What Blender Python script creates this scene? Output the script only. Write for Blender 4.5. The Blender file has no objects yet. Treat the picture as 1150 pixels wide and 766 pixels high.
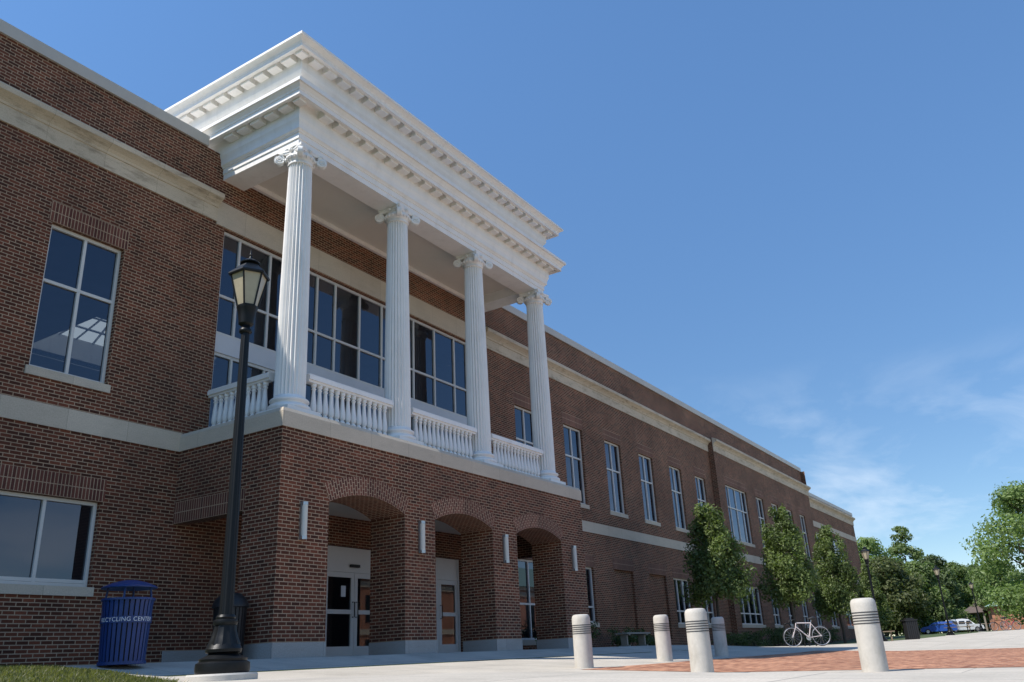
import bpy, math, random
from mathutils import Vector, Matrix
R = math.radians
sc = bpy.context.scene
COL = sc.collection
random.seed(7)

# ---------------------------------------------------------------- camera
CAM = Vector((-10.641, -11.823, -0.218))
YAW, PITCH, ROLL, FPX = R(58.035), R(20.771), R(-2.970), 943.627
fwd = Vector((math.sin(YAW)*math.cos(PITCH), math.cos(YAW)*math.cos(PITCH), math.sin(PITCH)))
rgt = Vector((math.cos(YAW), -math.sin(YAW), 0)); up = rgt.cross(fwd)
r2 = rgt*math.cos(ROLL) + up*math.sin(ROLL); u2 = -rgt*math.sin(ROLL) + up*math.cos(ROLL)
cam = bpy.data.cameras.new('camera'); co = bpy.data.objects.new('camera', cam); COL.objects.link(co)
cam.sensor_width = 36.0; cam.lens = 36.0*FPX/1150.0; cam.clip_start = 0.05; cam.clip_end = 6000
m = Matrix((r2, u2, -fwd)).transposed().to_4x4(); m.translation = CAM; co.matrix_world = m
sc.camera = co

# ---------------------------------------------------------------- light
SUN_EL = R(52.0); SH = Vector((-0.86, 0.51))            # horizontal direction towards the sun
sundir = Vector((SH.x*math.cos(SUN_EL), SH.y*math.cos(SUN_EL), math.sin(SUN_EL)))
sl = bpy.data.lights.new('sun', 'SUN'); so = bpy.data.objects.new('sun', sl); COL.objects.link(so)
sl.energy = 3.6; sl.angle = R(0.5); sl.color = (1.0, 0.95, 0.88)
so.rotation_euler = sundir.to_track_quat('Z', 'Y').to_euler(); so.location = (0, 0, 60)
sc.view_settings.view_transform = 'Standard'; sc.view_settings.look = 'None'
sc.view_settings.exposure = 0.74; sc.view_settings.gamma = 1.0; sc.view_settings.use_curve_mapping = False
w = bpy.data.worlds.new('World'); sc.world = w; w.use_nodes = True
nt = w.node_tree; N = nt.nodes; L = nt.links
for n in list(N): N.remove(n)
out = N.new('ShaderNodeOutputWorld'); bg = N.new('ShaderNodeBackground'); sky = N.new('ShaderNodeTexSky')
sky.sky_type = 'NISHITA'; sky.sun_disc = False; sky.sun_elevation = SUN_EL
sky.sun_rotation = math.atan2(SH.x, SH.y); sky.air_density = 1.0; sky.dust_density = 0.0; sky.ozone_density = 2.6; sky.altitude = 1200
bg.inputs['Strength'].default_value = 0.136
tc = N.new('ShaderNodeTexCoord'); sep = N.new('ShaderNodeSeparateXYZ'); L.new(tc.outputs['Generated'], sep.inputs[0])
mp = N.new('ShaderNodeMapping'); mp.inputs['Scale'].default_value = (1.3, 3.2, 7.0); mp.inputs['Rotation'].default_value = (0.1, 0.25, 0.5)
L.new(tc.outputs['Generated'], mp.inputs[0])
nz = N.new('ShaderNodeTexNoise'); nz.inputs['Scale'].default_value = 2.1; nz.inputs['Detail'].default_value = 9; nz.inputs['Roughness'].default_value = 0.58; nz.inputs['Distortion'].default_value = 0.5
L.new(mp.outputs[0], nz.inputs['Vector'])
cr = N.new('ShaderNodeMapRange'); cr.inputs['From Min'].default_value = 0.46; cr.inputs['From Max'].default_value = 0.74; cr.inputs['To Max'].default_value = 1.0
L.new(nz.outputs['Fac'], cr.inputs['Value'])
low = N.new('ShaderNodeMapRange'); low.inputs['From Min'].default_value = 0.30; low.inputs['From Max'].default_value = 0.08; low.inputs['To Min'].default_value = 0.0; low.inputs['To Max'].default_value = 0.7
L.new(sep.outputs['Z'], low.inputs['Value'])
mu = N.new('ShaderNodeMath'); mu.operation = 'MULTIPLY'; L.new(cr.outputs[0], mu.inputs[0]); L.new(low.outputs[0], mu.inputs[1])
mx = N.new('ShaderNodeMix'); mx.data_type = 'RGBA'; gr = N.new('ShaderNodeMapRange'); gr.interpolation_type = 'SMOOTHSTEP'; gr.inputs['From Min'].default_value = 0.05; gr.inputs['From Max'].default_value = 0.75; gr.inputs['To Min'].default_value = 0.55; gr.inputs['To Max'].default_value = 1.08
L.new(sep.outputs['Z'], gr.inputs['Value']); vs = N.new('ShaderNodeVectorMath'); vs.operation = 'SCALE'; L.new(sky.outputs[0], vs.inputs[0]); L.new(gr.outputs[0], vs.inputs['Scale']); hs = N.new('ShaderNodeHueSaturation'); hs.inputs['Saturation'].default_value = 1.12; hs.inputs['Hue'].default_value = .498; L.new(vs.outputs[0], hs.inputs['Color'])
L.new(mu.outputs[0], mx.inputs['Factor']); L.new(hs.outputs[0], mx.inputs['A'])
mx.inputs['B'].default_value = (4.5, 4.9, 5.4, 1)
L.new(mx.outputs['Result'], bg.inputs['Color']); L.new(bg.outputs[0], out.inputs[0])

# ---------------------------------------------------------------- mesh helpers
def link(o): COL.objects.link(o); return o
class MB:
    """collects geometry, builds ONE mesh object"""
    def __init__(s): s.v = []; s.f = []; s.uv = []
    def face(s, pts, uv=None):
        b = len(s.v); s.v += [tuple(p) for p in pts]; s.f.append(tuple(range(b, b+len(pts)))); s.uv.append(uv)
    def box(s, x0, x1, y0, y1, z0, z1):
        P = lambda i, j, k: ((x0, x1)[i], (y0, y1)[j], (z0, z1)[k])
        for q in (((0,0,0),(1,0,0),(1,0,1),(0,0,1)), ((1,1,0),(0,1,0),(0,1,1),(1,1,1)), ((0,1,0),(0,0,0),(0,0,1),(0,1,1)),
                  ((1,0,0),(1,1,0),(1,1,1),(1,0,1)), ((0,0,1),(1,0,1),(1,1,1),(0,1,1)), ((0,1,0),(1,1,0),(1,0,0),(0,0,0))):
            s.face([P(*c) for c in q])
    def tube(s, pts, rad, n=8, caps=True):
        pts = [Vector(p) for p in pts]; rads = rad if isinstance(rad, (list, tuple)) else [rad]*len(pts)
        rings = []
        for i, p in enumerate(pts):
            d = (pts[min(i+1, len(pts)-1)] - pts[max(i-1, 0)]).normalized()
            a = d.cross(Vector((0, 0, 1)) if abs(d.z) < .9 else Vector((1, 0, 0))).normalized(); b = d.cross(a)
            rings.append([p + (a*math.cos(2*math.pi*k/n) + b*math.sin(2*math.pi*k/n))*rads[i] for k in range(n)])
        for i in range(len(rings)-1):
            for k in range(n):
                s.face([rings[i][k], rings[i][(k+1) % n], rings[i+1][(k+1) % n], rings[i+1][k]][::-1])
        if caps: s.face(rings[0]); s.face(rings[-1][::-1])
    def lathe(s, prof, n=24, cx=0, cy=0, flute=0, ph=0.0, depth=.08):
        rings = []
        for (r, z) in prof:
            ring = []
            for k in range(n):
                a = 2*math.pi*k/n + ph; rr = r
                if flute: rr = r*(1-depth*(0.5-0.5*math.cos(flute*2*math.pi*k/n)))
                ring.append((cx+rr*math.cos(a), cy+rr*math.sin(a), z))
            rings.append(ring)
        for i in range(len(rings)-1):
            for k in range(n): s.face([rings[i][k], rings[i][(k+1) % n], rings[i+1][(k+1) % n], rings[i+1][k]])
        s.face(rings[0][::-1]); s.face(rings[-1])
    def build(s, name, mat, parent=None, smooth=False, merge=False):
        me = bpy.data.meshes.new(name); me.from_pydata(s.v, [], s.f); me.update()
        uvl = me.uv_layers.new(name='UVMap').data
        for p in me.polygons:
            n = p.normal; cu = s.uv[p.index]
            for j, li in enumerate(p.loop_indices):
                c = me.vertices[me.loops[li].vertex_index].co
                if cu: uvl[li].uv = cu[j]
                elif abs(n.z) > .75: uvl[li].uv = (c.x, c.y)
                elif abs(n.x) > abs(n.y): uvl[li].uv = (c.y, c.z)
                else: uvl[li].uv = (c.x, c.z)
        me.materials.append(mat)
        if smooth or merge:
            import bmesh
            bm = bmesh.new(); bm.from_mesh(me); bmesh.ops.remove_doubles(bm, verts=bm.verts, dist=1e-4)
            bm.to_mesh(me); bm.free()
        if smooth:
            for p in me.polygons: p.use_smooth = True
            me.set_sharp_from_angle(angle=R(smooth if smooth is not True else 40))
        o = bpy.data.objects.new(name, me); link(o)
        if parent: o.parent = parent
        return o
def tag(o, label=None, cat=None, group=None, kind=None):
    if label: o['label'] = label
    if cat: o['category'] = cat
    if group: o['group'] = group
    if kind: o['kind'] = kind
    return o
def empty(name, loc, rz=0.0, **k):
    o = bpy.data.objects.new(name, None); link(o); o.location = loc; o.rotation_euler = (0, 0, rz); o.empty_display_size = .2
    return tag(o, **k)
def copy_tree(o, parent=None):
    c = o.copy(); link(c); c.parent = parent
    for ch in [q for q in bpy.data.objects if q.parent == o and q != c]: copy_tree(ch, c)
    return c

# ---------------------------------------------------------------- materials
def mat(name, col, rough=.6, metal=0, noise=0.0, nscale=4.0, bump=0.0, bscale=60.0, spec=.5, coords='Object', stain=None):
    m = bpy.data.materials.new(name); m.use_nodes = True; nt = m.node_tree; b = nt.nodes['Principled BSDF']
    b.inputs['Base Color'].default_value = (*col, 1); b.inputs['Roughness'].default_value = rough; b.inputs['Metallic'].default_value = metal
    b.inputs['Specular IOR Level'].default_value = spec
    tc = nt.nodes.new('ShaderNodeTexCoord')
    if noise:
        n = nt.nodes.new('ShaderNodeTexNoise'); n.inputs['Scale'].default_value = nscale; n.inputs['Detail'].default_value = 6; n.inputs['Roughness'].default_value = .65
        nt.links.new(tc.outputs[coords], n.inputs['Vector'])
        r = nt.nodes.new('ShaderNodeMapRange'); r.inputs['From Min'].default_value = .25; r.inputs['From Max'].default_value = .75
        r.inputs['To Min'].default_value = 1-noise; r.inputs['To Max'].default_value = 1+noise
        nt.links.new(n.outputs['Fac'], r.inputs['Value'])
        x = nt.nodes.new('ShaderNodeVectorMath'); x.operation = 'SCALE'; x.inputs[0].default_value = col; nt.links.new(r.outputs[0], x.inputs['Scale'])
        nt.links.new(x.outputs[0], b.inputs['Base Color'])
    if bump:
        n2 = nt.nodes.new('ShaderNodeTexNoise'); n2.inputs['Scale'].default_value = bscale; n2.inputs['Detail'].default_value = 4
        nt.links.new(tc.outputs[coords], n2.inputs['Vector'])
        bp = nt.nodes.new('ShaderNodeBump'); bp.inputs['Strength'].default_value = bump; bp.inputs['Distance'].default_value = .01
        nt.links.new(n2.outputs['Fac'], bp.inputs['Height']); nt.links.new(bp.outputs[0], b.inputs['Normal'])
    return m
def brick_mat(name, c1, c2, mortar, bw=.2032, rh=.0677, ms=.0086, offset=.5, rough=.85, bias=0.0, bumpd=.004, tint=.33, loc=(0,0,0), squash=1.0):
    m = bpy.data.materials.new(name); m.use_nodes = True; nt = m.node_tree; b = nt.nodes['Principled BSDF']; K = nt.nodes.new; Lk = nt.links.new
    uv = K('ShaderNodeUVMap'); uv.uv_map = 'UVMap'; mp = K('ShaderNodeMapping'); mp.inputs['Location'].default_value = loc; Lk(uv.outputs[0], mp.inputs[0])
    t = K('ShaderNodeTexBrick'); t.offset = offset; t.squash = squash
    t.inputs['Scale'].default_value = 1; t.inputs['Brick Width'].default_value = bw; t.inputs['Row Height'].default_value = rh
    t.inputs['Mortar Size'].default_value = ms; t.inputs['Mortar Smooth'].default_value = .15; t.inputs['Bias'].default_value = bias
    t.inputs['Color1'].default_value = (*c1, 1); t.inputs['Color2'].default_value = (*c2, 1); t.inputs['Mortar'].default_value = (*mortar, 1)
    Lk(mp.outputs[0], t.inputs['Vector'])
    n = K('ShaderNodeTexNoise'); n.inputs['Scale'].default_value = .55; n.inputs['Detail'].default_value = 8; n.inputs['Roughness'].default_value = .7; Lk(mp.outputs[0], n.inputs['Vector'])
    r = K('ShaderNodeMapRange'); r.inputs['From Min'].default_value = .3; r.inputs['From Max'].default_value = .7; r.inputs['To Min'].default_value = 1-tint; r.inputs['To Max'].default_value = 1+tint
    Lk(n.outputs['Fac'], r.inputs['Value'])
    n3 = K('ShaderNodeTexNoise'); n3.inputs['Scale'].default_value = 45; n3.inputs['Detail'].default_value = 3; Lk(mp.outputs[0], n3.inputs['Vector'])
    r3 = K('ShaderNodeMapRange'); r3.inputs['To Min'].default_value = .72; r3.inputs['To Max'].default_value = 1.28; Lk(n3.outputs['Fac'], r3.inputs['Value'])
    mm = K('ShaderNodeMath'); mm.operation = 'MULTIPLY'; Lk(r.outputs[0], mm.inputs[0]); Lk(r3.outputs[0], mm.inputs[1])
    x = K('ShaderNodeVectorMath'); x.operation = 'SCALE'; Lk(t.outputs['Color'], x.inputs[0]); Lk(mm.outputs[0], x.inputs['Scale'])
    Lk(x.outputs[0], b.inputs['Base Color']); b.inputs['Roughness'].default_value = rough; b.inputs['Specular IOR Level'].default_value = .3
    inv = K('ShaderNodeMath'); inv.operation = 'SUBTRACT'; inv.inputs[0].default_value = 1; Lk(t.outputs['Fac'], inv.inputs[1])
    bp = K('ShaderNodeBump'); bp.inputs['Strength'].default_value = .6; bp.inputs['Distance'].default_value = bumpd; Lk(inv.outputs[0], bp.inputs['Height']); Lk(bp.outputs[0], b.inputs['Normal'])
    return m
BR1, BR2, MOR = (.052, .018, .0095), (.168, .050, .025), (.38, .265, .175)
M = {}
M['brick'] = brick_mat('red_brick', BR1, BR2, MOR)
M['soldier'] = brick_mat('soldier_brick', (.085, .03, .022), (.16, .056, .038), MOR, offset=0.0)
M['ring'] = brick_mat('arch_brick', (.085, .03, .022), (.18, .064, .042), MOR, bw=.128, offset=.5)
def limestone(name, col, stain):
    m = brick_mat(name, col, tuple(c*.9 for c in col), tuple(c*.6 for c in col), bw=1.22, rh=50., ms=.004, offset=0, bumpd=.002, tint=.10)
    nt = m.node_tree; K = nt.nodes.new; Lk = nt.links.new; b = nt.nodes['Principled BSDF']
    src = b.inputs['Base Color'].links[0].from_socket
    uv = K('ShaderNodeUVMap'); uv.uv_map = 'UVMap'; mp = K('ShaderNodeMapping'); mp.inputs['Scale'].default_value = (1.6, 5.5, 1); Lk(uv.outputs[0], mp.inputs[0])
    n = K('ShaderNodeTexNoise'); n.inputs['Scale'].default_value = 1.0; n.inputs['Detail'].default_value = 9; n.inputs['Roughness'].default_value = .72; Lk(mp.outputs[0], n.inputs['Vector'])
    r = K('ShaderNodeMapRange'); r.inputs['From Min'].default_value = .50; r.inputs['From Max'].default_value = .68; r.inputs['To Max'].default_value = stain; Lk(n.outputs['Fac'], r.inputs['Value'])
    mx = K('ShaderNodeMix'); mx.data_type = 'RGBA'; Lk(r.outputs[0], mx.inputs['Factor']); Lk(src, mx.inputs['A']); mx.inputs['B'].default_value = (.15, .115, .08, 1)
    Lk(mx.outputs['Result'], b.inputs['Base Color']); return m
M['lime'] = limestone('limestone', (.55, .475, .375), .12)
M['lime_dirty'] = limestone('weathered_limestone', (.58, .49, .37), .62)
M['stone_base'] = limestone('grey_base_stone', (.36, .35, .33), .15)
M['white'] = mat('white_paint', (.84, .815, .775), .45, noise=.05, nscale=1.5, bump=.05, bscale=30)
def grime(m, col, amt, sx, sz, lo=.5, hi=.72, coords='Object'):
    nt = m.node_tree; K = nt.nodes.new; Lk = nt.links.new; b = nt.nodes['Principled BSDF']; src = b.inputs['Base Color'].links[0].from_socket
    tc = K('ShaderNodeTexCoord'); mp = K('ShaderNodeMapping'); mp.inputs['Scale'].default_value = (sx, sx, sz); Lk(tc.outputs[coords], mp.inputs[0])
    n = K('ShaderNodeTexNoise'); n.inputs['Scale'].default_value = 1; n.inputs['Detail'].default_value = 8; n.inputs['Roughness'].default_value = .7; Lk(mp.outputs[0], n.inputs['Vector'])
    r = K('ShaderNodeMapRange'); r.inputs['From Min'].default_value = lo; r.inputs['From Max'].default_value = hi; r.inputs['To Max'].default_value = amt; Lk(n.outputs['Fac'], r.inputs['Value'])
    mx = K('ShaderNodeMix'); mx.data_type = 'RGBA'; Lk(r.outputs[0], mx.inputs['Factor']); Lk(src, mx.inputs['A']); mx.inputs['B'].default_value = (*col, 1); Lk(mx.outputs['Result'], b.inputs['Base Color'])
grime(M['white'], (.45, .42, .36), .22, 3.2, .8)
M['white_soffit'] = mat('off_white_soffit_paint', (.72, .68, .60), .7, noise=.05, nscale=1.0)
M['coping'] = mat('coping_metal', (.50, .46, .40), .5, noise=.08, nscale=.8)
M['alu'] = mat('window_frame_paint', (.62, .60, .56), .45, noise=.04, nscale=3)
M['door_alu'] = mat('door_aluminium', (.66, .66, .66), .4, noise=.05, nscale=2)
M['spandrel'] = mat('spandrel_panel', (.60, .60, .61), .4, noise=.04, nscale=2)
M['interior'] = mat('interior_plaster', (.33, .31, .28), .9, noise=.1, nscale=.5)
M['roof'] = mat('flat_roof_membrane', (.35, .35, .34), .8, noise=.15, nscale=.7)
M['black'] = mat('black_enamel', (.006, .007, .008), .42, spec=.25, noise=.2, nscale=8, bump=.1, bscale=90)
M['black_matte'] = mat('black_plastic', (.012, .012, .013), .55, noise=.2, nscale=6)
M['blue'] = mat('blue_powder_coat', (.006, .034, .15), .45, noise=.25, nscale=5)
M['letter'] = mat('white_lettering', (.62, .66, .74), .6)
M['bollard'] = mat('cast_concrete', (.50, .47, .42), .8, noise=.10, nscale=9, bump=.35, bscale=140)
M['dark_ring'] = mat('dark_reveal_band', (.05, .05, .05), .6)
M['wood'] = mat('weathered_wood', (.20, .15, .10), .8, noise=.25, nscale=9)
M['gwood'] = mat('grey_timber', (.28, .25, .21), .8, noise=.25, nscale=9)
M['shingle'] = mat('brown_shingles', (.10, .075, .065), .9, noise=.25, nscale=6)
M['bark'] = mat('bark', (.075, .058, .045), .9, noise=.35, nscale=14, bump=.5, bscale=60)
M['car_white'] = mat('white_car_paint', (.72, .73, .75), .25)
M['car_blue'] = mat('blue_car_paint', (.02, .07, .30), .25)
M['tyre'] = mat('tyre_rubber', (.015, .015, .015), .8)
M['rim'] = mat('steel_rim', (.5, .5, .52), .3, metal=.8)
M['chrome'] = mat('brushed_steel', (.5, .5, .5), .3, metal=.9)
M['bike_pink'] = mat('pale_pink_frame_paint', (.60, .52, .52), .35)
M['red_paint'] = mat('red_frame_paint', (.35, .03, .04), .35)
M['mulch'] = mat('bark_mulch', (.07, .045, .03), .95, noise=.4, nscale=20, bump=.8, bscale=50)
M['green_roof'] = mat('green_metal_roof', (.20, .30, .24), .5)
M['terracotta'] = brick_mat('orange_brick', (.36, .13, .07), (.44, .17, .09), (.45, .32, .24))
def glass_mat(name, tint, ior, dark=(.012, .016, .025), tr=.35):
    m = bpy.data.materials.new(name); m.use_nodes = True; nt = m.node_tree; K = nt.nodes.new; Lk = nt.links.new
    for n in list(nt.nodes): nt.nodes.remove(n)
    o = K('ShaderNodeOutputMaterial'); g = K('ShaderNodeBsdfGlossy'); g.inputs['Roughness'].default_value = .015; g.inputs['Color'].default_value = (*tint, 1)
    t = K('ShaderNodeBsdfTransparent'); t.inputs['Color'].default_value = (tr, tr, tr*1.05, 1)
    d = K('ShaderNodeBsdfDiffuse'); d.inputs['Color'].default_value = (*dark, 1)
    a = K('ShaderNodeMixShader'); a.inputs[0].default_value = .35; Lk(t.outputs[0], a.inputs[1]); Lk(d.outputs[0], a.inputs[2])
    f = K('ShaderNodeFresnel'); f.inputs['IOR'].default_value = ior
    x = K('ShaderNodeMixShader'); Lk(f.outputs[0], x.inputs[0]); Lk(a.outputs[0], x.inputs[1]); Lk(g.outputs[0], x.inputs[2]); Lk(x.outputs[0], o.inputs[0])
    tc = K('ShaderNodeTexCoord'); n = K('ShaderNodeTexNoise'); n.inputs['Scale'].default_value = .7; n.inputs['Detail'].default_value = 1; Lk(tc.outputs['Object'], n.inputs['Vector'])
    bp = K('ShaderNodeBump'); bp.inputs['Strength'].default_value = .05; bp.inputs['Distance'].default_value = .02; Lk(n.outputs['Fac'], bp.inputs['Height']); Lk(bp.outputs[0], g.inputs['Normal'])
    return m
M['glass'] = glass_mat('tinted_window_glass', (.84, .88, 1.0), 1.92)
M['glass_clear'] = glass_mat('door_glass', (.95, .95, .95), 1.7, tr=.5)
M['car_glass'] = mat('dark_car_glass', (.02, .025, .03), .08)
M['frost'] = mat('frosted_lamp_glass', (.40, .345, .24), .35, noise=.15, nscale=6)

M['opal'] = mat('opal_wall_light', (.62, .59, .52), .4)
def opal_mat():
    m = bpy.data.materials.new('translucent_glazing'); m.use_nodes = True; nt = m.node_tree
    for n in list(nt.nodes): nt.nodes.remove(n)
    o = nt.nodes.new('ShaderNodeOutputMaterial'); t = nt.nodes.new('ShaderNodeBsdfTranslucent'); t.inputs[0].default_value = (.62, .70, .66, 1); nt.links.new(t.outputs[0], o.inputs[0]); return m
M['opal_glass'] = opal_mat()
def leaf_mat(name, c1, c2):
    m = bpy.data.materials.new(name); m.use_nodes = True; nt = m.node_tree; K = nt.nodes.new; Lk = nt.links.new
    for n in list(nt.nodes): nt.nodes.remove(n)
    o = K('ShaderNodeOutputMaterial'); b = K('ShaderNodeBsdfPrincipled'); b.inputs['Roughness'].default_value = .45; b.inputs['Specular IOR Level'].default_value = .35
    at = K('ShaderNodeAttribute'); at.attribute_name = 'tone'
    mx = K('ShaderNodeMix'); mx.data_type = 'RGBA'; mx.inputs['A'].default_value = (*c1, 1); mx.inputs['B'].default_value = (*c2, 1); Lk(at.outputs['Fac'], mx.inputs['Factor'])
    Lk(mx.outputs['Result'], b.inputs['Base Color'])
    tr = K('ShaderNodeBsdfTranslucent'); br = K('ShaderNodeVectorMath'); br.operation = 'MULTIPLY'; br.inputs[1].default_value = (1.3, 1.5, .6); Lk(mx.outputs['Result'], br.inputs[0]); Lk(br.outputs[0], tr.inputs[0])
    x = K('ShaderNodeMixShader'); x.inputs[0].default_value = .42; Lk(b.outputs[0], x.inputs[1]); Lk(tr.outputs[0], x.inputs[2]); Lk(x.outputs[0], o.inputs[0])
    return m
M['pear'] = leaf_mat('pear_leaves', (.055, .082, .028), (.23, .29, .10))
M['leaf_mid'] = leaf_mat('mid_green_leaves', (.08, .12, .04), (.23, .29, .11))
M['leaf_light'] = leaf_mat('light_green_leaves', (.11, .165, .05), (.27, .35, .13))
M['leaf_dark'] = leaf_mat('dark_green_leaves', (.05, .078, .033), (.16, .205, .085))
M['leaf_olive'] = leaf_mat('olive_leaves', (.07, .085, .03), (.16, .18, .075))
M['blade'] = leaf_mat('grass_blades', (.06, .075, .022), (.20, .19, .07))
# ground materials
M['grass'] = mat('lawn', (.06, .085, .025), .9, noise=.35, nscale=2.5, bump=.6, bscale=60)
grime(M['bollard'], (.30, .27, .22), .5, 5, 2.0)
def concrete_mat():
    m = brick_mat('pavement_concrete', (.50, .455, .385), (.46, .42, .355), (.26, .24, .21), bw=1.5, rh=1.5, ms=.008, offset=0, bumpd=.004, tint=.12); return m
M['concrete'] = concrete_mat()
grime(M['concrete'], (.27, .25, .21), .55, .9, .9, .48, .74)
grime(M['concrete'], (.20, .18, .16), .6, 9, 9, .66, .72)
grime(M['brick'], (.06, .035, .025), .35, .35, .12, .5, .75)
M['paver'] = brick_mat('brick_pavers', (.22, .085, .045), (.50, .25, .145), (.30, .22, .16), bw=.2, rh=.1, ms=.004, tint=.28, bumpd=.002)

# ---------------------------------------------------------------- ground
def ss(t): t = max(0., min(1., t)); return t*t*(3-2*t)
def pw(x, pts):
    if x <= pts[0][0]: return pts[0][1]
    for (a, va), (b, vb) in zip(pts, pts[1:]):
        if x <= b: return va + (vb-va)*(x-a)/(b-a)
    return pts[-1][1]
ZL = [(-40, -1.3), (-14, -.50), (-12, -.43), (-8, -.29), (-5.5, -.265), (-4, -.19), (-2.2, -.055), (-1.2, -.01), (0, 0), (40, .05)]
ZR = [(-40, -1.1), (-14, -.67), (-9.4, -.585), (-7.1, -.545), (-4.3, -.40), (-1.77, -.2), (-.5, -.02), (-.3, -.005), (40, -.005)]
def gz(x, y):
    l = pw(y, ZL); r = pw(y, ZR); z = l + (r-l)*ss((x+5.3)/1.7)
    if x > 11:
        far = pw(x, [(11, -.1), (16, -.2), (30, -.27), (40, -.22), (60, .02), (85, .15), (120, .32), (200, .7), (900, 2)])
        if y < -5: far += -.22*ss((-y-5)/6)*(1-ss((x-26)/30))
        z += (far-z)*ss((x-14)/18)
    return z
def axis(vals):
    o = []
    for a, b, n in vals: o += [a + (b-a)*i/n for i in range(n)]
    o.append(vals[-1][1]); return o
def terrain(name, mt, xs, ys, off=0, inside=None, **k):
    mb = MB()
    for i in range(len(xs)-1):
        for j in range(len(ys)-1):
            x0, x1, y0, y1 = xs[i], xs[i+1], ys[j], ys[j+1]
            if inside and not inside((x0+x1)/2, (y0+y1)/2): continue
            mb.face([(x, y, gz(x, y)+off) for x, y in ((x0, y0), (x1, y0), (x1, y1), (x0, y1))])
    o = mb.build(name, mt, merge=True); tag(o, kind='structure', **k)
    for p in o.data.polygons: p.use_smooth = True
    return o
XS = axis([(-900, -60, 8), (-60, -14, 10), (-14, 20, 68), (20, 60, 40), (60, 160, 40), (160, 2500, 20)])
YS = axis([(-2500, -200, 10), (-200, -30, 17), (-30, -14, 16), (-14, 4, 45), (4, 60, 28), (60, 300, 12), (300, 2500, 8)])
terrain('ground', M['grass'], XS, YS)
LIM = [(-30, -14.0), (-12, -10.9), (-8.6, -8.25), (-5.25, -5.74), (-3.5, -5.1), (-1, -4.05), (3, -3.2)]
YLIM = [(11.8, 2.9), (13, 1.0), (19, 0.2), (22, -1.9), (30, -3.2), (60, -5.6), (90, -6.8), (150, -8)]
def conc_in(x, y): return x > pw(y, LIM)
def sheet(name, mt, us, vs, f, off):
    mb = MB()
    G = [[f(u, v) for v in vs] for u in us]
    for i in range(len(us)-1):
        for j in range(len(vs)-1):
            mb.face([(*p, gz(*p)+off) for p in (G[i][j], G[i+1][j], G[i+1][j+1], G[i][j+1])])
    o = mb.build(name, mt, merge=True); tag(o, kind='structure')
    for p in o.data.polygons: p.use_smooth = True
    return o
sheet('plaza_pavement', M['concrete'], axis([(0, 1, 150)]), axis([(-30, -14, 16), (-14, 3, 170)]), lambda u, v: (pw(v, LIM)+(11.8-pw(v, LIM))*u, v), .004)
sheet('plaza_pavement_far', M['concrete'], axis([(11.8, 40, 94), (40, 110, 70)]), axis([(0, 1, 120)]), lambda u, v: (u, -60+(pw(u, YLIM)+60)*v**.35), .004)
terrain('brick_paving', M['paver'], axis([(2.3, 17.3, 75)]), axis([(-40, -12, 56), (-12, -4.72, 36)]), .008)
terrain('planting_bed', M['mulch'], axis([(11.8, 52, 80)]), axis([(1.4, 3.0, 4)]), .01)

# ---------------------------------------------------------------- the building
YW = 3.03; BAY = 2.73
bld = empty('college_building', (0, 0, 0), label='long two-storey red brick building with a white columned portico over three arches', cat='building')
def wall_sheet(mb, x0, x1, z0, z1, y, holes, depth=.30):
    xs = sorted({x0, x1, *[h[0] for h in holes], *[h[1] for h in holes]}); zs = sorted({z0, z1, *[h[2] for h in holes], *[h[3] for h in holes]})
    for i in range(len(xs)-1):
        for j in range(len(zs)-1):
            cx, cz = (xs[i]+xs[i+1])/2, (zs[j]+zs[j+1])/2
            if any(h[0] < cx < h[1] and h[2] < cz < h[3] for h in holes): continue
            mb.face([(xs[i], y, zs[j]), (xs[i+1], y, zs[j]), (xs[i+1], y, zs[j+1]), (xs[i], y, zs[j+1])])
            mb.face([(xs[i], y+depth, zs[j]), (xs[i], y+depth, zs[j+1]), (xs[i+1], y+depth, zs[j+1]), (xs[i+1], y+depth, zs[j])])
    for (a, b, c, d) in holes:
        mb.face([(a, y, c), (a, y, d), (a, y+depth, d), (a, y+depth, c)]); mb.face([(b, y, d), (b, y, c), (b, y+depth, c), (b, y+depth, d)])
        mb.face([(a, y, d), (b, y, d), (b, y+depth, d), (a, y+depth, d)]); mb.face([(a, y, c), (a, y+depth, c), (b, y+depth, c), (b, y, c)])
UPZ = (5.15, 8.08)
upper = [(-6.62, -5.12), (-3.27, -1.75), (13.1, 14.6), (16.5, 18.0), (19.9, 21.4), (23.2, 24.7), (26.6, 28.1), (29.9, 31.35)]
lower = [(-4.5, -1.58, 1.37, 2.9), (12.75, 14.5, .35, 2.85), (16.45, 18.05, .9, 2.85), (25.6, 27.5, .9, 2.85), (28.9, 30.4, .9, 2.85)]
blind = [(19.75, 21.5, .3, 2.88), (23.05, 24.8, .3, 2.88)]
bayhole = (.65, 11.05, 4.75, 9.58)
doors = [(4.3, 6.5, .0, 2.6), (8.3, 9.75, .0, 2.6)]
mb = MB()
wall_sheet(mb, -22, 32.4, -.4, 11.5, YW, [(a, b, *UPZ) for a, b in upper] + lower + [bayhole] + doors + blind)
mb.build('wall', M['brick'], bld)
for a, b, c, d in blind:
    mb = MB(); mb.face([(a-.01, YW+.11, c-.01), (b+.01, YW+.11, c-.01), (b+.01, YW+.11, d+.01), (a-.01, YW+.11, d+.01)]); mb.build('blind_window', M['brick'], bld)
bay_upper = [(33.5, 37.1), (38.75, 40.2), (41.8, 43.25), (45.0, 46.45), (48.15, 49.6)]
bay_lower = [(33.2, 36.95, .9, 2.85), (38.75, 40.2, .9, 2.85), (41.8, 43.25, .9, 2.85), (45., 46.45, .9, 2.85), (48.15, 49.6, .9, 2.85)]
mb = MB()
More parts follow.
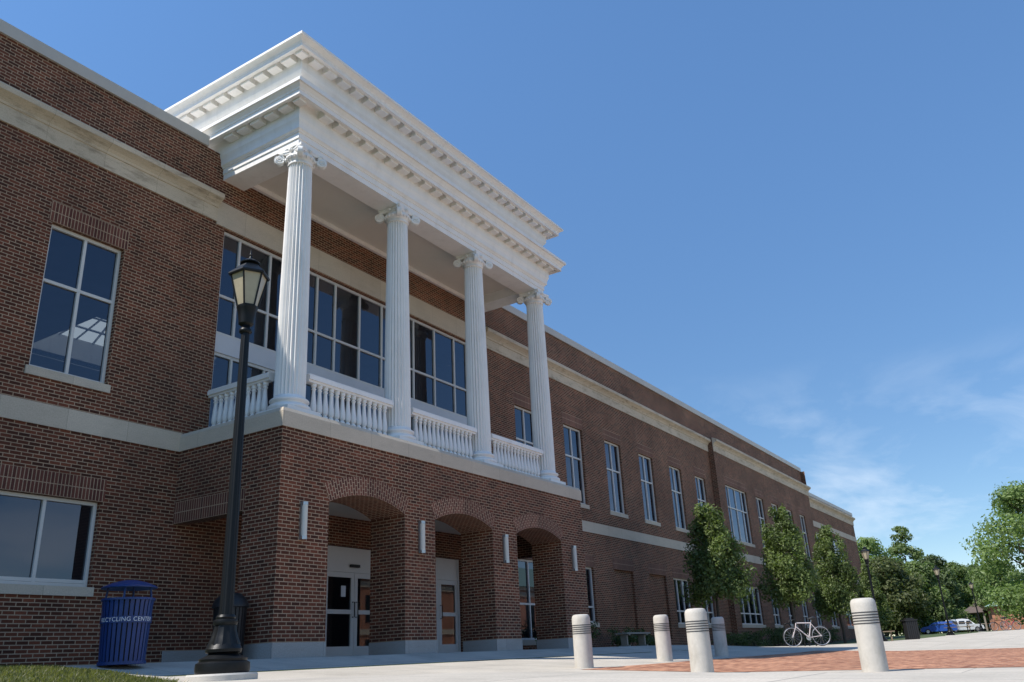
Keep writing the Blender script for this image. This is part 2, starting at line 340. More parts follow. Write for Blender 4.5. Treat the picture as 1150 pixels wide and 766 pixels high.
wall_sheet(mb, 32.4, 51.6, -.5, 10.38, BAY, [(a, b, *UPZ) for a, b in bay_upper] + bay_lower)
mb.face([(32.4, YW+.3, -.5), (32.4, BAY, -.5), (32.4, BAY, 10.38), (32.4, YW+.3, 10.38)])
mb.face([(51.6, BAY, -.5), (51.6, 23, -.5), (51.6, 23, 11.5), (51.6, BAY, 11.5)])
mb.face([(32.4, BAY, 10.38), (51.6, BAY, 10.38), (51.6, YW, 10.38), (32.4, YW, 10.38)]); mb.box(32.41, 51.59, YW, YW+.3, 10.3, 11.5)
mb.build('bay_wall', M['brick'], bld)
mb = MB()
wall_sheet(mb, 51.6, 67, -.5, 9.95, YW, [(53.2, 55.2, 4.9, 7.4), (58, 61.5, 5, 7.4), (53.2, 55.2, .9, 2.85), (58, 61.5, .9, 2.85)])
mb.face([(67, YW, -.5), (67, 23, -.5), (67, 23, 9.95), (67, YW, 9.95)])
mb.build('wing_wall', M['brick'], bld)
mb = MB(); mb.face([(-22, 23, -.4), (-22, YW, -.4), (-22, YW, 11.5), (-22, 23, 11.5)]); mb.face([(67, 23, -.4), (-22, 23, -.4), (-22, 23, 11.5), (67, 23, 11.5)])
mb.build('rear_wall', M['brick'], bld)
SKY = (3.5, 8.9, 12.9, 17.6)
mb = MB(); mb.box(-21.9, SKY[0], BAY+.35, 22.9, 10.9, 11.1); mb.box(SKY[1], 51.5, BAY+.35, 22.9, 10.9, 11.1)
mb.box(SKY[0], SKY[1], BAY+.35, SKY[2], 10.9, 11.1); mb.box(SKY[0], SKY[1], SKY[3], 22.9, 10.9, 11.1); mb.build('flat_roof', M['roof'], bld)
mb = MB(); mb.box(51.7, 66.9, YW+.35, 22.9, 9.5, 9.7); mb.build('wing_roof', M['roof'], bld)
mb = MB(); a_, b_, c_, d_ = SKY
for q in ([(a_, c_), (b_, c_)], [(b_, c_), (b_, d_)], [(b_, d_), (a_, d_)], [(a_, d_), (a_, c_)]):
    mb.face([(*q[0], 10.88), (*q[1], 10.88), (*q[1], 11.9), (*q[0], 11.9)])
sky_l = mb.build('skylight', M['white'], bld)
mid_ = ((a_+b_)/2, (c_+d_)/2)
mb = MB()
for q in ([(a_, c_), (b_, c_)], [(b_, c_), (b_, d_)], [(b_, d_), (a_, d_)], [(a_, d_), (a_, c_)]): mb.face([(*q[0], 11.9), (*q[1], 11.9), (*mid_, 13.7)])
mb.build('skylight_glazing', M['opal_glass'], sky_l)
mb = MB()
for i in range(1, 8):
    t = i/8
    for yy in (c_, d_): mb.tube([(a_+(b_-a_)*t, yy, 11.88), (mid_[0]+(a_+(b_-a_)*t-mid_[0])*.15, mid_[1]+(yy-mid_[1])*.15, 13.15)], .05, 4)
    for xx in (a_, b_): mb.tube([(xx, c_+(d_-c_)*t, 11.88), (mid_[0]+(xx-mid_[0])*.15, mid_[1]+(c_+(d_-c_)*t-mid_[1])*.15, 13.15)], .05, 4)
for k in range(1, 5):
    t = k/5; P4 = [(mid_[0]+(x-mid_[0])*(1-t), mid_[1]+(y-mid_[1])*(1-t), 11.88+1.58*t) for x, y in ((a_, c_), (b_, c_), (b_, d_), (a_, d_))]
    for i in range(4): mb.tube([P4[i], P4[(i+1) % 4]], .05, 4)
mb.build('glazing_bar', M['spandrel'], sky_l)
# interior floors and partitions, seen dimly through the panes
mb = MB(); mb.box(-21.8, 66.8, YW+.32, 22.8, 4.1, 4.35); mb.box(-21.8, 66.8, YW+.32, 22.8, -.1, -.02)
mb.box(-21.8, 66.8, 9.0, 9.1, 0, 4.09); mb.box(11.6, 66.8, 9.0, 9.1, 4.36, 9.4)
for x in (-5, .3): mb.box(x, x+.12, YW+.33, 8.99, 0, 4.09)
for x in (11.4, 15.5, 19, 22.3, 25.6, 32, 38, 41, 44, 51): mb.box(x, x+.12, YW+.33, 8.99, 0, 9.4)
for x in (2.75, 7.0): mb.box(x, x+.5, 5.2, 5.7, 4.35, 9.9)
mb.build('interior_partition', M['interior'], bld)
# coping
def bx(name, mt, par, *q):
    b = MB(); b.box(*q); return b.build(name, M[mt], par)
bx('coping', 'coping', bld, -22, -.02, YW-.06, YW+.42, 11.5, 11.77); bx('coping', 'coping', bld, 11.72, 51.66, YW-.06, YW+.42, 11.5, 11.77)
bx('coping', 'coping', bld, 51.24, 51.66, YW+.42, 23.1, 11.5, 11.77)
bx('wing_coping', 'coping', bld, 51.66, 67.06, YW-.06, YW+.42, 9.95, 10.2); bx('wing_coping', 'coping', bld, 66.64, 67.06, YW+.42, 23.1, 9.95, 10.2)
# string courses
def moulding(mb, x0, x1, y, prof, ends=True):
    """prof: list of (projection, z) going up"""
    P = [[(x, y-p, z) for p, z in prof] for x in (x0, x1)]
    for i in range(len(prof)-1): mb.face([P[0][i], P[1][i], P[1][i+1], P[0][i+1]])
    if ends:
        mb.face([(x0, y, prof[0][1])] + P[0] + [(x0, y, prof[-1][1])]); mb.face(([(x1, y, prof[0][1])] + P[1] + [(x1, y, prof[-1][1])])[::-1])
UB = [(0, 9.68), (.035, 9.68), (.035, 10.02), (.06, 10.03), (.07, 10.08), (.12, 10.13), (.20, 10.18), (.24, 10.2), (.25, 10.30), (.23, 10.33), (.0, 10.42)]
for q in ((-22, .40, YW, UB), (11.3, 32.36, YW, UB), (32.36, 51.64, BAY, UB), (51.64, 67.04, YW, [(p, z-.55) for p, z in UB])):
    mb = MB(); moulding(mb, *q); mb.build('upper_string_course', M['lime_dirty'], bld)
mb = MB(); mb.box(.40, 11.3, YW-.03, YW, 9.62, 10.24); mb.build('portico_frieze_band', M['lime'], bld)
for q in ((-22, .02, YW-.022, YW, 4.12, 4.515), (11.68, 32.38, YW-.022, YW, 4.12, 4.515), (32.38, 51.62, BAY-.022, BAY, 4.12, 4.515), (51.63, 67.02, YW-.022, YW, 4.12, 4.515), (51.7, 67.02, YW-.025, YW, 7.75, 8.15)):
    bx('lower_string_course', 'lime', bld, *q)
# corner strip at the bay
# lintels
def soldier(a, b, z, rows=2, y=YW, ext=.07):
    mb = MB()
    for r_ in range(rows):
        z0 = z + r_*.2132; x0, x1 = a-ext, b+ext; yy = y-.004
        mb.face([(x0, yy, z0), (x1, yy, z0), (x1, yy, z0+.2132), (x0, yy, z0+.2132)], [(0, x0), (0, x1), (.2032, x1), (.2032, x0)])
    zt = z+rows*.2132
    mb.face([(a-ext, yy, zt), (b+ext, yy, zt), (b+ext, y, zt), (a-ext, y, zt)]); mb.face([(a-ext, y, z), (b+ext, y, z), (b+ext, yy, z), (a-ext, yy, z)])
    for x_ in (a-ext, b+ext): mb.face([(x_, y, z), (x_, yy, z), (x_, yy, zt), (x_, y, zt)])
    mb.build('lintel', M['soldier'], bld)
for a, b in upper: soldier(a, b, 8.085)
for a, b in bay_upper: soldier(a, b, 8.085, y=BAY)
for a, b, c, d in lower: soldier(a, b, d+.005)
for a, b, c, d in bay_lower: soldier(a, b, d+.005, y=BAY)
for a, b, c, d in blind: soldier(a, b, d+.02)
# windows
def window(a, b, z0, z1, y, mx, tz, sill=True, fw=.065, rec=.10, wide_sill=.06, mt='alu', gl='glass', setback=None, label=None):
    mb = MB(); y0 = y+rec; y1 = y0+.09
    mb.box(a+.002, a+fw, y0, y1, z0+.002, z1-.002); mb.box(b-fw, b-.002, y0, y1, z0+.002, z1-.002)
    mb.box(a+fw, b-fw, y0, y1, z0+.002, z0+fw); mb.box(a+fw, b-fw, y0, y1, z1-fw, z1-.002)
    for x in mx: mb.box(x-.03, x+.03, y0+.004, y1-.004, z0+fw, z1-fw)
    for z in tz:
        xs = [a+fw] + sorted(mx) + [b-fw]
        for i in range(len(xs)-1):
            l = xs[i] + (.03 if i else 0); r_ = xs[i+1] - (.03 if i < len(xs)-2 else 0)
            mb.box(l, r_, y0+.007, y1-.007, z-.03, z+.03)
    o = mb.build('window', M[mt], bld)
    if label: o['label'] = label
    g = MB(); g.face([(a+fw*.5, y0+.05, z0+fw*.5), (b-fw*.5, y0+.05, z0+fw*.5), (b-fw*.5, y0+.05, z1-fw*.5), (a+fw*.5, y0+.05, z1-fw*.5)])
    g.build('pane', M[gl], o)
    if sill:
        s = MB(); s.box(a-wide_sill, b+wide_sill, y-.035, y+rec+.02, z0-.16, z0-.001); s.build('sill', M['lime'], o)
    return o
for a, b in upper: window(a, b, *UPZ, YW, [(a+b)/2], [6.91])
for i, (a, b) in enumerate(bay_upper): window(a, b, *UPZ, BAY, [a+.75, a+1.8, a+2.85] if i == 0 else [(a+b)/2], [6.91])
window(*lower[0], YW, [-2.56, -3.53], [1.47])
window(*lower[1], YW, [13.6], [1.45]); window(*lower[2], YW, [17.25], [1.45]); window(*lower[3], YW, [26.2, 26.85], [1.45]); window(*lower[4], YW, [29.65], [1.45])
for i, q in enumerate(bay_lower): window(*q, BAY, [34.1, 35.05, 36.0] if i == 0 else [(q[0]+q[1])/2], [1.45])
for q in [(53.2, 55.2, 4.9, 7.4), (58, 61.5, 5, 7.4), (53.2, 55.2, .9, 2.85), (58, 61.5, .9, 2.85)]: window(*q, YW, [(q[0]+q[1])/2], [(q[2]+q[3])/2+.3])
# vertical blinds half drawn behind some upper panes
for a, b, y in [(u[0], u[1], YW) for u in upper[3:]] + [(u[0], u[1], BAY) for u in bay_upper]:
    mb = MB(); n = int((b-a)/.11)
    for i in range(n):
        if (i*7 + int(a)) % 5 < 2: continue
        x = a+.1+i*.11; mb.face([(x, y+.34, 5.2), (x+.08, y+.38, 5.2), (x+.08, y+.38, 8.05), (x, y+.34, 8.05)])
    mb.build('vertical_blind', M['white_soffit'], bld)
# big portico window
MX = [1.2, 2.16, 3.1, 3.77, 4.44, 5.39, 6.31, 7.0, 7.74, 8.75, 9.77, 10.45]
wb = window(.65, 11.05, 6.98, 9.58, YW, MX, [7.94], sill=False, fw=.07, rec=.08)
mb = MB(); mb.box(.652, 11.048, YW+.05, YW+.2, 6.55, 6.978); mb.build('spandrel', M['spandrel'], bld)
window(.65, 11.05, 4.76, 6.55, YW, MX, [], sill=False, fw=.07, rec=.08)
# doors in the porch
def door_leaf(par, a, b, z0, z1, y, hside):
    mb = MB(); fw = .11
    mb.box(a, a+fw, y, y+.06, z0, z1); mb.box(b-fw, b, y, y+.06, z0, z1); mb.box(a+fw, b-fw, y, y+.06, z0, z0+.25); mb.box(a+fw, b-fw, y, y+.06, z1-.12, z1)
    mb.box(a+fw, b-fw, y, y+.06, 1.02, 1.12)
    d = mb.build('door', M['door_alu'], par)
    g = MB(); g.face([(a+fw, y+.03, z0+.25), (b-fw, y+.03, z0+.25), (b-fw, y+.03, z1-.12), (a+fw, y+.03, z1-.12)]); g.build('pane', M['glass_clear'], d)
    h = MB(); hx = b-.055 if hside else a+.055; h.tube([(hx, y, .95), (hx, y-.07, .95), (hx, y-.07, 1.3), (hx, y, 1.3)], .014, 6); h.build('handle', M['black_matte'], d)
for i, (a, b, _, zt) in enumerate(doors):
    mb = MB(); y = YW+.10
    mb.box(a+.002, a+.07, y, y+.12, .02, zt-.002); mb.box(b-.07, b-.002, y, y+.12, .02, zt-.002); mb.box(a+.07, b-.07, y+.02, y+.10, 2.06, zt-.004)
    mb.box(a+.07, b-.07, y, y+.12, 2.0, 2.06); mb.box(a+.002, b-.002, y-.02, y+.16, -.1, .02)
    fr_ = mb.build('entrance_frame', M['door_alu'], bld)
    if b-a > 1.8:
        mid = (a+b)/2; door_leaf(fr_, a+.075, mid-.006, .03, 1.995, y+.02, True); door_leaf(fr_, mid+.006, b-.075, .03, 1.995, y+.02, False)
    else:
        mb = MB(); mb.box(a+.07, a+.5, y+.02, y+.08, .02, 2.0); mb.build('side_panel', M['door_alu'], fr_)
        door_leaf(fr_, a+.505, b-.075, .03, 1.995, y+.02, False)
mb = MB(); mb.box(4.95, 5.11, YW+.135, YW+.138, 1.42, 1.68); mb.build('door_notice', M['letter'], bld)
mb = MB(); mb.box(5.2, 5.5, YW+.03, YW+.10, 2.12, 2.19); mb.build('door_sensor', M['black_matte'], bld)
# porch: front wall with three segmental arches, side walls
ARX = [(1.271, 3.56), (4.616, 6.932), (8.035, 10.365)]; PX1 = 11.694; PD = .976; SPR = 2.84; RISE = .25
ZS = 4.12
def arcpts(a, b, spring, rise, n=16):
    h = (b-a)/2; r_ = (h*h+rise*rise)/(2*rise); cx = (a+b)/2; cz = spring+rise-r_; t0 = math.asin(h/r_)
    return [(cx+r_*math.sin(-t0+2*t0*i/n), cz+r_*math.cos(-t0+2*t0*i/n)) for i in range(n+1)], cx, cz, r_, t0
mb = MB()
edges = [0.0] + [v for p in ARX for v in p] + [PX1]
for yy, flip in ((0.0, False), (PD, True)):
    F = lambda pts: mb.face(pts[::-1] if flip else pts)
    for i in range(0, len(edges), 2):
        F([(edges[i], yy, .26), (edges[i+1], yy, .26), (edges[i+1], yy, SPR), (edges[i], yy, SPR)])
        F([(edges[i], yy, SPR), (edges[i+1], yy, SPR), (edges[i+1], yy, ZS), (edges[i], yy, ZS)])
    for a, b in ARX:
        pts, *_ = arcpts(a, b, SPR, RISE)
        for (xa, za), (xb, zb_) in zip(pts, pts[1:]): F([(xa, yy, za), (xb, yy, zb_), (xb, yy, ZS), (xa, yy, ZS)])
for a, b in ARX:
    ring = MB()
    mb.face([(a, PD, .26), (a, 0, .26), (a, 0, SPR), (a, PD, SPR)][::-1]); mb.face([(b, 0, .26), (b, PD, .26), (b, PD, SPR), (b, 0, SPR)][::-1])
    pts, cx, cz, r_, t0 = arcpts(a, b, SPR, RISE)
    s = 0
    for (xa, za), (xb, zb_) in zip(pts, pts[1:]):
        ds = math.hypot(xb-xa, zb_-za)
        ring.face([(xa, 0.002, za), (xa, PD, za), (xb, PD, zb_), (xb, 0.002, zb_)], [(0, s), (PD, s), (PD, s+ds), (0, s+ds)]); s += ds
    T = .375; t1 = t0*1.0; n = 24; s0 = 0
    for i in range(n):
        ta, tb = -t1+2*t1*i/n, -t1+2*t1*(i+1)/n
        A = lambda rr, t: (cx+rr*math.sin(t), -.004, cz+rr*math.cos(t))
        ua, ub = ta*r_, tb*r_
        ring.face([A(r_, ta), A(r_, tb), A(r_+T, tb), A(r_+T, ta)], [(0, ua), (0, ub), (T, ub), (T, ua)])
        ring.face([A(r_+T, ta), A(r_+T, tb), (A(r_+T, tb)[0], 0, A(r_+T, tb)[2]), (A(r_+T, ta)[0], 0, A(r_+T, ta)[2])])
    ring.build('arch_ring', M['ring'], bld)
# side walls of the porch with flat openings Y 1.25..2.75
for X, sgn in ((0.0, 1), (PX1, -1)):
    for (ya, yb, za, zb_) in ((0, PD, .26, ZS), (PD, YW, 2.65, ZS)):
        q = [(X, yb, za), (X, ya, za), (X, ya, zb_), (X, yb, zb_)]; mb.face(q if sgn > 0 else q[::-1])
    Xi = X + sgn*1.0
    mb.face([(Xi, 0.3, .26), (Xi, PD, .26), (Xi, PD, ZS), (Xi, .3, ZS)]); mb.face([(X+sgn*.3, PD, 2.65), (X+sgn*.3, YW, 2.65), (X+sgn*.3, YW, ZS), (X+sgn*.3, PD, ZS)])
    mb.face([(X, PD, .26), (X+sgn*1.27, PD, .26), (X+sgn*1.27, PD, 2.65), (X, PD, 2.65)])
    mb.face([(X, PD, 2.65), (X, YW, 2.65), (X+sgn*.3, YW, 2.65), (X+sgn*.3, PD, 2.65)])
mb.build('porch_wall', M['brick'], bld)
mb = MB()
for r_ in range(2):
    z0 = 2.65+r_*.2132
    mb.face([(-.004, YW-.01, z0), (-.004, PD-.05, z0), (-.004, PD-.05, z0+.2132), (-.004, YW-.01, z0+.2132)], [(0, YW), (0, PD), (.2032, PD), (.2032, YW)])
mb.build('side_lintel', M['soldier'], bld)
mb = MB(); mb.box(.31, PX1-.31, PD+.005, YW-.005, 3.3, 3.36); mb.build('porch_ceiling', M['white_soffit'], bld)
for i in range(0, len(edges), 2):
    a, b = edges[i], edges[i+1]; bx('stone_base', 'stone_base', bld, a-.012, b+.012, -.012, PD+.012, -.25, .262)
for a, b in ((.03, 4.25), (6.55, 8.25), (9.8, 12.7)): bx('stone_base', 'stone_base', bld, a, b, YW-.03, YW-.002, -.1, .262)
# balcony slab edge
def ring_sweep(mb, prof, X0, X1, Y0, YB):
    def path(t): return [(X0+t, YB), (X0+t, Y0+t), (X1-t, Y0+t), (X1-t, YB)]
    for (t0, z0), (t1, z1) in zip(prof, prof[1:]):
        A, B = path(t0), path(t1)
        for i in range(3):
            mb.face([(*A[i], z0), (*A[i+1], z0), (*B[i+1], z1), (*B[i], z1)])
mb = MB(); ring_sweep(mb, [(.3, 4.119), (-.03, 4.12), (-.03, 4.42), (.02, 4.50), (.3, 4.515)], 0, PX1, 0, YW+.01); mb.box(.28, PX1-.28, .28, YW+.2, 4.2, 4.51)
mb.build('balcony_slab', M['lime'], bld)
# ---- entablature (t = inset from the slab outline)
X1e = PX1
prof = [(1.12, 11.15), (1.12, 10.84), (.50, 10.84), (.50, 10.98), (.475, 10.985), (.475, 11.13), (.45, 11.135), (.44, 11.16), (.40, 11.19), (.40, 11.27), (.385, 11.34),
        (.37, 11.38), (.35, 11.42), (.34, 11.74), (.33, 11.815), (.13, 11.82), (.125, 11.715), (.03, 11.71), (.03, 11.82), (.015, 11.83), (.0, 11.87), (-.06, 11.94), (-.10, 11.95), (-.10, 12.03), (.2, 12.06), (.46, 12.09)]
mb = MB(); ring_sweep(mb, prof, 0, X1e, 0, 5.5); mb.build('architrave', M['white'], bld)
prof = [(.46, 12.05), (.46, 12.55), (.44, 12.56), (.43, 12.62), (.38, 12.68), (.35, 12.74), (.34, 13.03), (.33, 13.125), (.13, 13.13), (.125, 13.03), (.03, 13.025), (.03, 13.115), (.02, 13.12), (.01, 13.15), (-.07, 13.21), (-.10, 13.22), (-.10, 13.28), (.25, 13.33), (2, 13.5)]
mb = MB(); ring_sweep(mb, prof, 0, X1e, 0, 7.0)
cornice = mb.build('cornice', M['white'], bld)
mb = MB(); mb.box(.4, X1e-.4, .4, 7, 13.25, 13.45); mb.build('portico_roof', M['roof'], bld)
lowcor = [o for o in bpy.data.objects if o.name == 'architrave'][0]
def modillions(par, zs, x_gap, ygap0, pitch=.4606, pr=.30):
    def one(cx, cy, dx, dy):   # block filling the coffered soffit between two cells
        b = MB(); b.box(cx-dx, cx+dx, cy-dy, cy+dy, zs-.168, zs-.002)
        b.build('modillion', M['white'], par)
    x = x_gap - pitch/2
    while x > .6: one(x, .235, .145, .107); x -= pitch
    one(.235, .235, .107, .107)
    y = ygap0
    while y < 4.6 if zs > 12 else y < YW-.1: one(.235, y, .107, .155); y += pitch
    y = ygap0
    while y < YW-.1: one(X1e-.235, y, .107, .155); y += pitch
modillions(cornice, 13.128, 11.03+.4606, .66)
modillions(lowcor, 11.818, 10.95+.4606, .66)
mb = MB(); mb.box(1.1, X1e-1.1, 1.1, YW-.001, 11.15, 11.2); mb.build('portico_ceiling', M['white_soffit'], bld)
mb = MB(); mb.box(1.13, X1e-1.13, YW-.09, YW-.002, 11.03, 11.149); mb.build('ceiling_trim', M['white'], bld)
# ---- columns
def column(cx, cy):
    b = MB(); b.box(cx-.44, cx+.44, cy-.44, cy+.44, 4.515, 4.69)
    def torus(r, z0, h, k=.5): return [(r-h*k+h*k*math.cos(t), z0+h/2+h/2*math.sin(t)) for t in [(-math.pi/2)+math.pi*i/6 for i in range(7)]]
    b.lathe([(.33, 4.69)] + torus(.44, 4.69, .11) + [(.36, 4.815), (.345, 4.84), (.36, 4.86)] + torus(.40, 4.865, .07) + [(.345, 4.945), (.33, 4.97), (.315, 5.0)], 40, cx, cy)
    H0, H1 = 5.0, 10.42; pr_ = []
    for i in range(13):
        t = i/12; pr_.append((.318 - .058*t**1.6, H0+(H1-H0)*t))
    s = MB(); s.lathe([(.318, 4.99)] + pr_ + [(.262, 10.45)], 144, cx, cy, flute=24, depth=.155)
    sh = s.build('column', M['white'], bld, smooth=50)
    b.build('column_base', M['white'], sh, smooth=40)
    c = MB(); c.lathe([(.262, 10.44), (.28, 10.45), (.285, 10.47), (.28, 10.49), (.262, 10.50), (.27, 10.53), (.31, 10.58), (.335, 10.62), (.33, 10.66), (.29, 10.69), (.28, 10.74)], 48, cx, cy)
    # abacus with concave sides
    n = 8; pts = []
    for k in range(4):
        a0 = math.pi/4+k*math.pi/2; a1 = a0+math.pi/2
        p0 = Vector((math.cos(a0), math.sin(a0)))*.53; p1 = Vector((math.cos(a1), math.sin(a1)))*.53
        nrm = (p0+p1).normalized()
        for i in range(n):
            t = i/n; p = p0.lerp(p1, .04+t*.92/(1) if n else t); p = p - nrm*(.085*math.sin(math.pi*(.04+t*.92))); pts.append(p)
    for z0, z1, sc0, sc1 in ((10.73, 10.78, .92, .97), (10.78, 10.838, 1.0, 1.0)):
        lo = [(cx+p.x*sc0, cy+p.y*sc0, z0) for p in pts]; hi = [(cx+p.x*sc1, cy+p.y*sc1, z1) for p in pts]
        for i in range(len(pts)): j = (i+1) % len(pts); c.face([lo[i], lo[j], hi[j], hi[i]])
        c.face(lo[::-1]); c.face(hi)
    # diagonal volutes
    for k in range(4):
        a = math.pi/4+k*math.pi/2; d = Vector((math.cos(a), math.sin(a), 0)); t_ = Vector((-d.y, d.x, 0)); o = Vector((cx, cy, 10.60)) + d*.47
        for side in (-1, 1):
            sp = []; rads = []
            for i in range(34):
                th = math.pi/2 + side*0 + i/33*4.4*math.pi; rr = .125*math.exp(-.16*(i/33*4.4*math.pi)) + .012
                sp.append(o + t_*(side*.045*(1+.25*i/33)) + d*(-math.cos(th)*rr*-1) + Vector((0, 0, math.sin(th)*rr))); rads.append(.022*(1-.45*i/33))
            c.tube(sp, rads, 6)
            # canal running back to the bell
            c.tube([sp[0], sp[0]-d*.10+Vector((0, 0, .012)), sp[0]-d*.22+Vector((0, 0, .0))], [.022, .024, .02], 6)
        m_ = 14; A = [o + d*math.cos(2*math.pi*q/m_)*.115 + Vector((0, 0, math.sin(2*math.pi*q/m_)*.115)) for q in range(m_)]
        lo = [p - t_*.05 for p in A]; hi = [p + t_*.05 for p in A]
        for q in range(m_): j = (q+1) % m_; c.face([lo[q], lo[j], hi[j], hi[q]])
        c.face(lo[::-1]); c.face(hi)
    for k in range(4):   # rosette on each abacus side
        a = k*math.pi/2; d = Vector((math.cos(a), math.sin(a), 0)); p = Vector((cx, cy, 10.78)) + d*.31
        c.tube([p, p+d*.05], [.05, .03], 8)
    for k in range(20):  # egg course
        a = 2*math.pi*k/20; p = Vector((cx+.325*math.cos(a), cy+.325*math.sin(a), 10.6)); c.tube([p+Vector((0, 0, .045)), p, p-Vector((0, 0, .04))], [.02, .036, .012], 6)
    c.build('capital', M['white'], sh, smooth=35)
COLX = [.82, 4.2, 7.58, 10.99]; CY = .75
for cx in COLX: column(cx, CY)
# ---- balustrade
bal0 = None
def baluster_mesh():
    b = MB(); b.lathe([(.062, 0), (.062, .05), (.044, .06), (.04, .075), (.056, .09), (.068, .13), (.070, .19), (.060, .28), (.048, .40), (.038, .52), (.04, .56), (.054, .575), (.054, .59), (.04, .60), (.04, .62), (.06, .635), (.06, .70)], 14)
    return b
def rail(p0, p1):
    p0 = Vector(p0); p1 = Vector(p1); d = (p1-p0).normalized(); n = Vector((-d.y, d.x, 0)); L_ = (p1-p0).length
    b = MB()
    def bar(w_, z0, z1):
        c = [p0-n*w_, p1-n*w_, p1+n*w_, p0+n*w_]
        for z, rv in ((z0, True), (z1, False)):
            q = [(p.x, p.y, z) for p in c]; b.face(q[::-1] if rv else q)
        for i in range(4): j = (i+1) % 4; b.face([(c[i].x, c[i].y, z0), (c[j].x, c[j].y, z0), (c[j].x, c[j].y, z1), (c[i].x, c[i].y, z1)])
    bar(.10, 4.515, 4.70); bar(.065, 4.70, 4.72); bar(.07, 5.42, 5.47); bar(.105, 5.47, 5.56); bar(.085, 5.56, 5.59)
    o = b.build('balustrade', M['white'], bld)
    n_ = int((L_-.12)/.172); st = (L_-(n_-1)*.172)/2
    global bal0
    for i in range(n_):
        p = p0+d*(st+i*.172)
        if bal0 is None: bal0 = baluster_mesh().build('baluster', M['white'], o, smooth=50); q = bal0
        else: q = bal0.copy(); link(q); q.parent = o
        q.location = (p.x, p.y, 4.72)
RY = .66
rail((RY, YW, 0), (RY, CY+.38, 0))
for a, b in zip(COLX, COLX[1:]): rail((a+.36, RY, 0), (b-.36, RY, 0))
rail((X1e-RY, CY+.38, 0), (X1e-RY, YW, 0))
# ---- wall lights on the piers
for x in (.57, 4.07, 7.42, 10.96):
    b = MB(); b.box(x-.055, x+.055, -.03, -.001, 2.05, 2.74); b.tube([(x, -.075, 2.05), (x, -.075, 2.11)], .062, 12); b.tube([(x, -.075, 2.68), (x, -.075, 2.74)], .062, 12)
    l_ = b.build('wall_light', M['chrome'], bld, smooth=True)
    b = MB(); b.tube([(x, -.075, 2.105), (x, -.075, 2.685)], .056, 16, caps=False); b.build('light_tube', M['opal'], l_, smooth=True)

# ---------------------------------------------------------------- opposite building, seen mirrored in the panes
opp = empty('brick_hall', (10, -36, -1), label='sunlit brick hall with white bands, mirrored in the door and window panes', cat='building')
mb = MB(); mb.box(25, 150, -16, -2, 0, 8.6); mb.build('wall', M['terracotta'], opp)
mb = MB()
for z in (3.6, 7.9): mb.box(24.9, 150.1, -16.1, -1.9, z, z+.5)
mb.box(24.8, 150.2, -16.2, -1.8, 8.6, 9.0); mb.build('stone_band', M['lime'], opp)
mb = MB()
for i in range(26):
    x = 27+i*4.7; mb.box(x, x+2, -2.02, -1.97, 1.2, 3.2); mb.box(x, x+2, -2.02, -1.97, 4.7, 7.2)
mb.build('window_pane', M['car_glass'], opp)
mb = MB(); mb.face([(24.5, -16.5, 9), (150.5, -16.5, 9), (147, -9, 12.5), (28, -9, 12.5)]); mb.face([(150.5, -1.5, 9), (24.5, -1.5, 9), (28, -9, 12.5), (147, -9, 12.5)]); mb.face([(24.5, -1.5, 9), (24.5, -16.5, 9), (28, -9, 12.5)]); mb.face([(150.5, -16.5, 9), (150.5, -1.5, 9), (147, -9, 12.5)])
mb.build('roof', M['green_roof'], opp)
# ---------------------------------------------------------------- street lamps
def make_lamp(name, label):
    r = empty(name, (0, 0, 0), label=label, cat='street lamp', group='black lantern posts along the walk')
    b = MB(); b.lathe([(.30, -.35), (.30, -.015), (.29, 0)], 32); b.build('footing', M['bollard'], r, smooth=30)
    b = MB()
    b.lathe([(.225, 0), (.232, .03), (.228, .085), (.20, .10), (.205, .12), (.17, .135), (.14, .15), (.12, .165)], 32)
    b.lathe([(.12, .16), (.152, .175), (.156, .20), (.135, .24)], 32)
    b.lathe([(.145, .20), (.14, .24), (.115, .30), (.098, .36), (.092, .41)], 48, flute=12, depth=.07)
    b.lathe([(.10, .40), (.108, .42), (.104, .44), (.08, .45), (.085, .465), (.075, .485)], 32)
    b.tube([(.13, -.05, .17), (.165, -.06, .175)], .016, 6)
    b.build('lamp_base', M['black'], r, smooth=35)
    b = MB(); b.lathe([(.064, .47), (.061, .6), (.041, 3.18)], 48, flute=12, depth=.12); b.lathe([(.05, 3.17), (.062, 3.18), (.062, 3.21), (.045, 3.22), (.044, 3.27)], 24)
    b.build('pole', M['black'], r, smooth=60)
    b = MB(); b.lathe([(.05, 3.25), (.075, 3.27), (.082, 3.33), (.095, 3.42), (.105, 3.44), (.105, 3.455)], 16); b.build('lantern_cup', M['black'], r, smooth=35)
    n = 6; z0, z1, q0, q1 = 3.455, 3.80, .10, .183
    C_ = lambda rr, k, z: (rr*math.cos(2*math.pi*k/n+.3), rr*math.sin(2*math.pi*k/n+.3), z)
    b = MB()
    for k in range(n): b.tube([C_(q0, k, z0), C_(q1, k, z1)], .0095, 5)
    for zz, qq in ((z0, q0), (z1, q1)):
        for k in range(n): b.tube([C_(qq, k, zz), C_(qq, k+1, zz)], .010, 5)
    b.build('lantern_frame', M['black'], r)
    b = MB()
    for k in range(n): b.face([C_(q0-.004, k, z0), C_(q0-.004, k+1, z0), C_(q1-.004, k+1, z1), C_(q1-.004, k, z1)])
    b.build('glass_panel', M['frost'], r)
    b = MB(); ph = .3
    b.lathe([(.175, 3.79), (.205, 3.785), (.211, 3.80), (.205, 3.815), (.125, 3.885), (.118, 3.90), (.10, 3.905)], 6, ph=ph)
    b.lathe([(.06, 3.90), (.06, 3.935), (.098, 3.94), (.10, 3.95), (.05, 3.985), (.018, 4.0), (.010, 4.03), (.016, 4.045), (.010, 4.06), (.004, 4.10)], 16)
    b.build('lantern_roof', M['black'], r)
    return r
